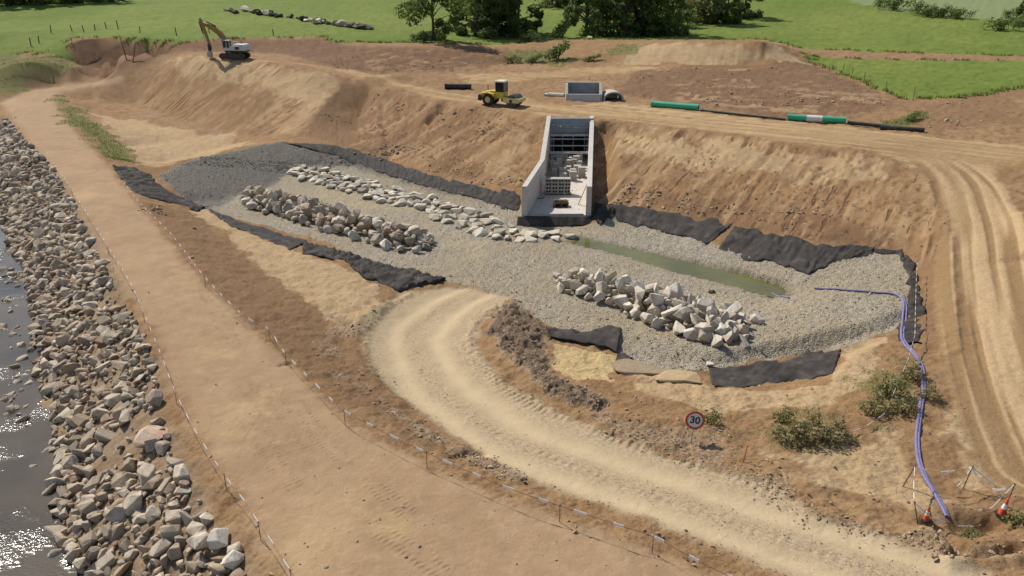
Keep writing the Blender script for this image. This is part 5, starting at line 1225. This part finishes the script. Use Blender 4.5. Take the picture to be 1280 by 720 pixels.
def tree_variant(seed, h, r_, mat, low=.22, ncl=30, per=95):
    r2 = random.Random(seed); cs, rs = [], []
    for k in range(ncl):
        t = r2.uniform(0, 1); zz = h * (low + (1 - low) * t) - .6; prof = r_ * (math.sin(math.pi * min(1, .18 + t * .80)) ** .7); a = r2.uniform(0, 6.28); q = prof * math.sqrt(r2.uniform(.05, 1))
        cs.append((q * math.cos(a), q * math.sin(a), zz)); rs.append(r2.uniform(.75, 1.7) * r_ / 5)
    m = MB(); top = Vector((r2.uniform(-.4, .4), r2.uniform(-.4, .4), h * .82)); m.tube([(0, 0, -.4), (.05, .03, h * .2), tuple(top * .55), tuple(top)], [h * .024, h * .018, h * .012, h * .004], 9)
    for c in cs[::2]:
        b0 = top * min(.8, max(.2, (c[2] / h) * .75)); c_ = Vector(c); m.tube([b0, b0.lerp(c_, .5) + Vector((0, 0, .25)), c_], [h * .008, h * .005, h * .002], 6)
    return m, leaves('crown', mat, cs, rs, per, .40, seed, .8)
TV = {}
for key, args in {'dark': (1, 15, 5.6, M_LEAFD, .03, 44, 120), 'open': (2, 14, 6.6, M_LEAFD, .02, 34, 115), 'tall': (3, 18, 5.0, M_LEAFM, .03, 46, 110), 'olive': (4, 13, 5.5, M_LEAFO, .10, 36, 110), 'mid': (5, 15, 6.0, M_LEAFD, .02, 48, 120)}.items():
    m, cr = tree_variant(*args); tr = m.build('trunk', M_BARK, None, 60); TV[key] = (tr.data, cr); bpy.data.objects.remove(tr)
def tree(kind, px, py, sc, lab, group='trees beyond the earthworks', wid=1.0):
    r_ = empty('tree', G(px, py), rnd.uniform(0, 6.28)); r_.scale = (sc * wid, sc * wid, sc)
    for nm, me in zip(('trunk', 'crown'), TV[kind]): o = bpy.data.objects.new(nm, me); COL.objects.link(o); o.parent = r_
    return tag(r_, lab, 'tree', group)
for a in [('open', 542, 50, 1.0, 'loose dark green tree standing apart at the left end of the meadow trees'),
          ('dark', 596, 45, 1.0, 'dark tree just right of the gap beside the loose leftmost tree'), ('mid', 622, 42, 1.05, 'dense dark tree in the middle of the left tree clump'), ('dark', 648, 40, 1.05, 'dark tree at the right end of the left tree clump, beside the grassy gap'), ('mid', 610, 33, 1.1, 'dark tree half hidden behind the left tree clump', 'trees beyond the earthworks'),
          ('tall', 733, 44, 1.0, 'tall light green tree at the left end of the right tree clump'), ('tall', 757, 42, 1.0, 'tall green tree second from the left in the right tree clump'), ('mid', 782, 45, 1.0, 'dense tree in the middle of the right tree clump'), ('dark', 806, 44, 1.05, 'dark tree right of the middle of the right tree clump'), ('mid', 832, 43, 1.0, 'dark broad tree at the right of the clump, throwing the longest shadow'), ('mid', 770, 32, 1.2, 'tall tree behind the middle of the right tree clump'), ('dark', 815, 30, 1.1, 'dark tree behind the right part of the right clump'),
          ('olive', 880, 30, 1.0, 'olive tinted tree right of the dark clump'), ('olive', 862, 24, 1.1, 'olive tinted tree half hidden behind the dark clump'), ('dark', 908, 29, .8, 'dark tree just right of the olive tinted ones'), ('dark', 930, 22, .95, 'dark tree at the right end of all the trees'),
          ('mid', 690, 9, .9, 'far tree seen through the grassy gap, left of two'), ('mid', 716, 8, .9, 'far tree seen through the grassy gap, right of two'),
          ('dark', 8, 6, .95, 'far dark tree in the upper left corner'), ('mid', 40, 5, 1.0, 'far dark tree second from the upper left corner'), ('dark', 72, 4, 1.0, 'far dark tree in the middle of the upper left row'), ('mid', 104, 2, 1.0, 'far dark tree second from the right of the upper left row'), ('dark', 136, 1, .95, 'far dark tree at the right end of the upper left row'),
          ('mid', 1286, 26, .55, 'green tree cut by the right edge of the meadow')]:
    tree(*a)
BV = [leaves('foliage', mt, [(random.Random(k * 50 + j).uniform(-.6, .6), random.Random(k * 70 + j).uniform(-.5, .5), random.Random(k * 90 + j).uniform(.15, .75)) for j in range(12)], [.36] * 12, 42, .075, 900 + k, .8) for k, mt in enumerate((M_LEAFM, M_LEAFD, M_DRY, M_LEAFO))]
def bush(v, px, py, sx, sz, lab, group='bushes and hedge plants', nm='bush', sy=None):
    r_ = empty(nm, G(px, py), rnd.uniform(-.4, .4)); r_.scale = (sx, sy or sx, sz)
    o = bpy.data.objects.new('foliage', BV[v]); COL.objects.link(o); o.parent = r_
    m = MB()
    for k in range(5): m.tube([(0, 0, -.1), (rnd.uniform(-.3, .3), rnd.uniform(-.3, .3), .5)], [.03, .012], 5)
    m.build('stem', M_BARK, r_); return tag(r_, lab, 'bush', group)
for a in [(0, 697, 74, 3.2, 3.4, 'bright green bush on the dirt bank below the trees'), (1, 663, 52, 3.0, 2.6, 'dark bush at the end of the left tree clump'), (0, 702, 48, 3.4, 4.6, 'green bush in the grassy gap between the two tree clumps'), (1, 742, 47, 3.5, 4.4, 'dark bush under the tall light green tree'), (1, 850, 33, 4.0, 4.0, 'dark bush right of the dark tree clump'),
          (1, 866, 26, 4.0, 4.2, 'dark bush between the dark and the olive trees'), (1, 1100, 9, 2.4, 3.2, 'small round dark bush at the left end of the far hedge'), (1, 1117, 12, 5.5, 4.2, 'broad dark bush second from the left in the far hedge'), (1, 1147, 17, 2.6, 4.2, 'upright dark bush in the middle of the far hedge'), (1, 1160, 20, 4.5, 3.2, 'low dark bush right of the middle of the far hedge'), (1, 1178, 21, 4.5, 3.4, 'low dark bush second from the right in the far hedge'), (1, 1197, 23, 4.0, 3.0, 'low dark bush at the right end of the far hedge'),
          (1, 1252, 38, 4.8, 3.6, 'wide dark bush alone on the right hand meadow'), (1, 1261, 22, 2.2, 2.6, 'small dark bush near the right edge of the pale far field'), (0, 1275, 33, 4.0, 3.0, 'green bush cut by the right edge'),
          (1, 640, 78, 2.0, 1.6, 'low weedy bush on the dirt bank, at its left end'), (0, 668, 78, 2.4, 1.5, 'low weedy bush on the dirt bank, left of the bright green one'), (0, 740, 76, 2.2, 1.2, 'low weedy bush on the dirt bank, right of the bright green one'), (0, 1140, 150, 1.8, 1.0, 'low green weeds at the end of the black pipe row')]:
    bush(*a)
for a in [(2, 985, 552, 1.0, 1.1, 'left part of the dry weed patch by the haul road'), (2, 1010, 548, 1.25, 1.3, 'middle and tallest of the dry weed patch by the haul road'), (2, 1040, 550, 1.1, 1.1, 'right part of the dry weed patch by the haul road'), (3, 978, 526, .7, .8, 'small green weed above the dry patch'),
          (2, 1092, 515, 1.0, 1.0, 'dry weeds left of the hoses, lower clump'), (3, 1110, 494, 1.0, 1.1, 'greener weed clump left of the hoses'), (2, 1128, 516, .9, 1.0, 'dry weeds close to the hoses, lower clump'), (2, 1140, 474, .9, 1.0, 'dry weeds close to the hoses, upper clump'), (2, 1160, 500, .8, .8, 'dry weeds just right of the hoses'), (3, 888, 530, .6, .8, 'thin green weed right of the speed sign'),
          (3, 1268, 652, .6, .6, 'low weeds at the right edge by the muddy pit'), (3, 1215, 662, .6, .4, 'low weeds in front of the muddy pit')]:
    bush(a[0], a[1], a[2], a[3], a[4], a[5], 'weeds round the bare sand', 'weed')
# low grass: strips on the bank and ragged meadow edges
def grass_tufts():
    edge = meadow * (1 - meadow) * 4 * (GR < 200)
    i1 = np.random.choice(len(GX), 9000, p=(lambda w: w / w.sum())(np.clip(patchg - .25, 0, 1) * (GR < 170))); i2 = np.random.choice(len(GX), 4200, p=(lambda w: w / w.sum())(edge))
    i3 = np.random.choice(len(GX), 4000, p=(lambda w: w / w.sum())((meadow > .8) * (GR < 190) * (n_mid > .05)))
    idx = np.concatenate([i1, i2]); n = len(idx); h = np.concatenate([np.full(len(i1), .17), np.full(len(i2), .32)]) * np.random.uniform(.5, 1.3, n); h *= np.clip(GR[idx] / 90, .45, 1.2)
    a = np.random.uniform(0, np.pi, n); w = h * .42; x = GX[idx] + np.random.uniform(-.3, .3, n); y = GY[idx] + np.random.uniform(-.3, .3, n); z = hfun(x, y) - .03
    lx, ly = np.random.normal(0, .25, n) * h, np.random.normal(0, .25, n) * h
    V = np.stack([np.stack([x - np.cos(a) * w / 2, y - np.sin(a) * w / 2, z], 1), np.stack([x + np.cos(a) * w / 2, y + np.sin(a) * w / 2, z], 1), np.stack([x + lx + np.cos(a) * w * .3, y + ly, z + h], 1), np.stack([x + lx - np.cos(a) * w * .3, y + ly, z + h * .8], 1)], 1).reshape(-1, 3).astype(np.float32)
    me = bpy.data.meshes.new('grass'); me.vertices.add(4 * n); me.vertices.foreach_set('co', V.ravel()); me.loops.add(4 * n); me.loops.foreach_set('vertex_index', np.arange(4 * n, dtype=np.int32)); me.polygons.add(n); me.polygons.foreach_set('loop_start', np.arange(0, 4 * n, 4, dtype=np.int32)); me.update(calc_edges=True)
    me.materials.append(leaf_mat('grass_blades', (.10, .13, .03), (.21, .20, .085), .5)); o = bpy.data.objects.new('grass', me); COL.objects.link(o); o['kind'] = 'stuff'
grass_tufts()
# fence posts, rubble in the meadow
for k, (px, py, h) in enumerate([(39,58,1.5),(49,54,1.3),(64,42,1.5),(90,39,1.2),(105,40,1.3),(119,38,1.2),(133,36,1.2),(148,37,1.7),(175,41,1.2),(221,45,1.5),(262,42,1.2),(342,45,1.2)]):
    m = MB(); m.tube([(0, 0, -.2), (0, 0, h)], .085, 7); m.tube([(0, 0, h), (0, 0, h + .06)], [.085, .03], 7); o = m.build('fence_post', M_DARKWOOD); o.location = G(px, py); o.rotation_euler = (rnd.uniform(-.08, .08), rnd.uniform(-.1, .1), 0); tag(o, 'dark wooden fence post along the left meadow edge', 'post', 'posts along the left meadow edge')
for k, (px, py) in enumerate([(1054,88),(1065,93),(1080,100),(1141,126),(1142,120),(1107,112)]):
    m = MB(); m.tube([(0, 0, -.2), (0, 0, 1.15)], .06, 7); m.tube([(0, 0, 1.15), (0, 0, 1.2)], [.06, .02], 7); o = m.build('fence_post', M_WOOD); o.location = G(px, py); tag(o, 'pale fence post along the right hand meadow edge', 'post', 'posts along the right meadow edge')
RUBM = [rock_mesh(500 + k, M_DARKROCK if k % 3 else M_FLATROCK, (1, .7, .5), 12, 'rubble_stone') for k in range(8)]
for (x0, y0, x1, y1, n) in ((282, 14, 298, 17, 6), (306, 15, 352, 22, 22), (360, 22, 400, 30, 16), (398, 29, 466, 38, 28)):
    for k in range(n):
        t = rnd.random(); p = G(x0 + (x1 - x0) * t, y0 + (y1 - y0) * t + rnd.uniform(-.9, .9)); s = rnd.uniform(1.0, 2.6)
        place_rock(rnd.choice(RUBM), 'rubble_stone', p + Vector((0, 0, s * .2)), s, 'dark or whitish rubble stone of the long line across the left meadow', 'rubble', 'line of rubble across the meadow', rnd, .5)
o = place_rock(rock_mesh(601, M_FLATROCK, (1, .8, .9), 12, 'white_stone'), 'white_stone', G(737, 50) + Vector((0, 0, .4)), 1.1, 'small white block on the ridge path below the tall trees', 'stone', None, rnd, .1)
# timbers stuck in the red bank at the far left
for k, (px, py, ln, tx) in enumerate([(158, 74, 4.5, -.35), (166, 78, 3.5, .1)]):
    m = MB(); m.tube([(0, 0, -.4), (.05, 0, ln * .5), (0, 0.05, ln)], [.10, .08, .05], 8); o = m.build('timber', M_RUST); o.location = G(px, py); o.rotation_euler = (R(-25), tx, 0)
    tag(o, ['dark timber tilted left against the red bank', 'upright dark timber against the red bank right of the tilted one', 'upright dark timber against the red bank, third from the left', 'shortest upright dark timber against the red bank', 'dark timber slanted across the red bank left of the excavator'][k], 'timber', 'timbers against the red bank')
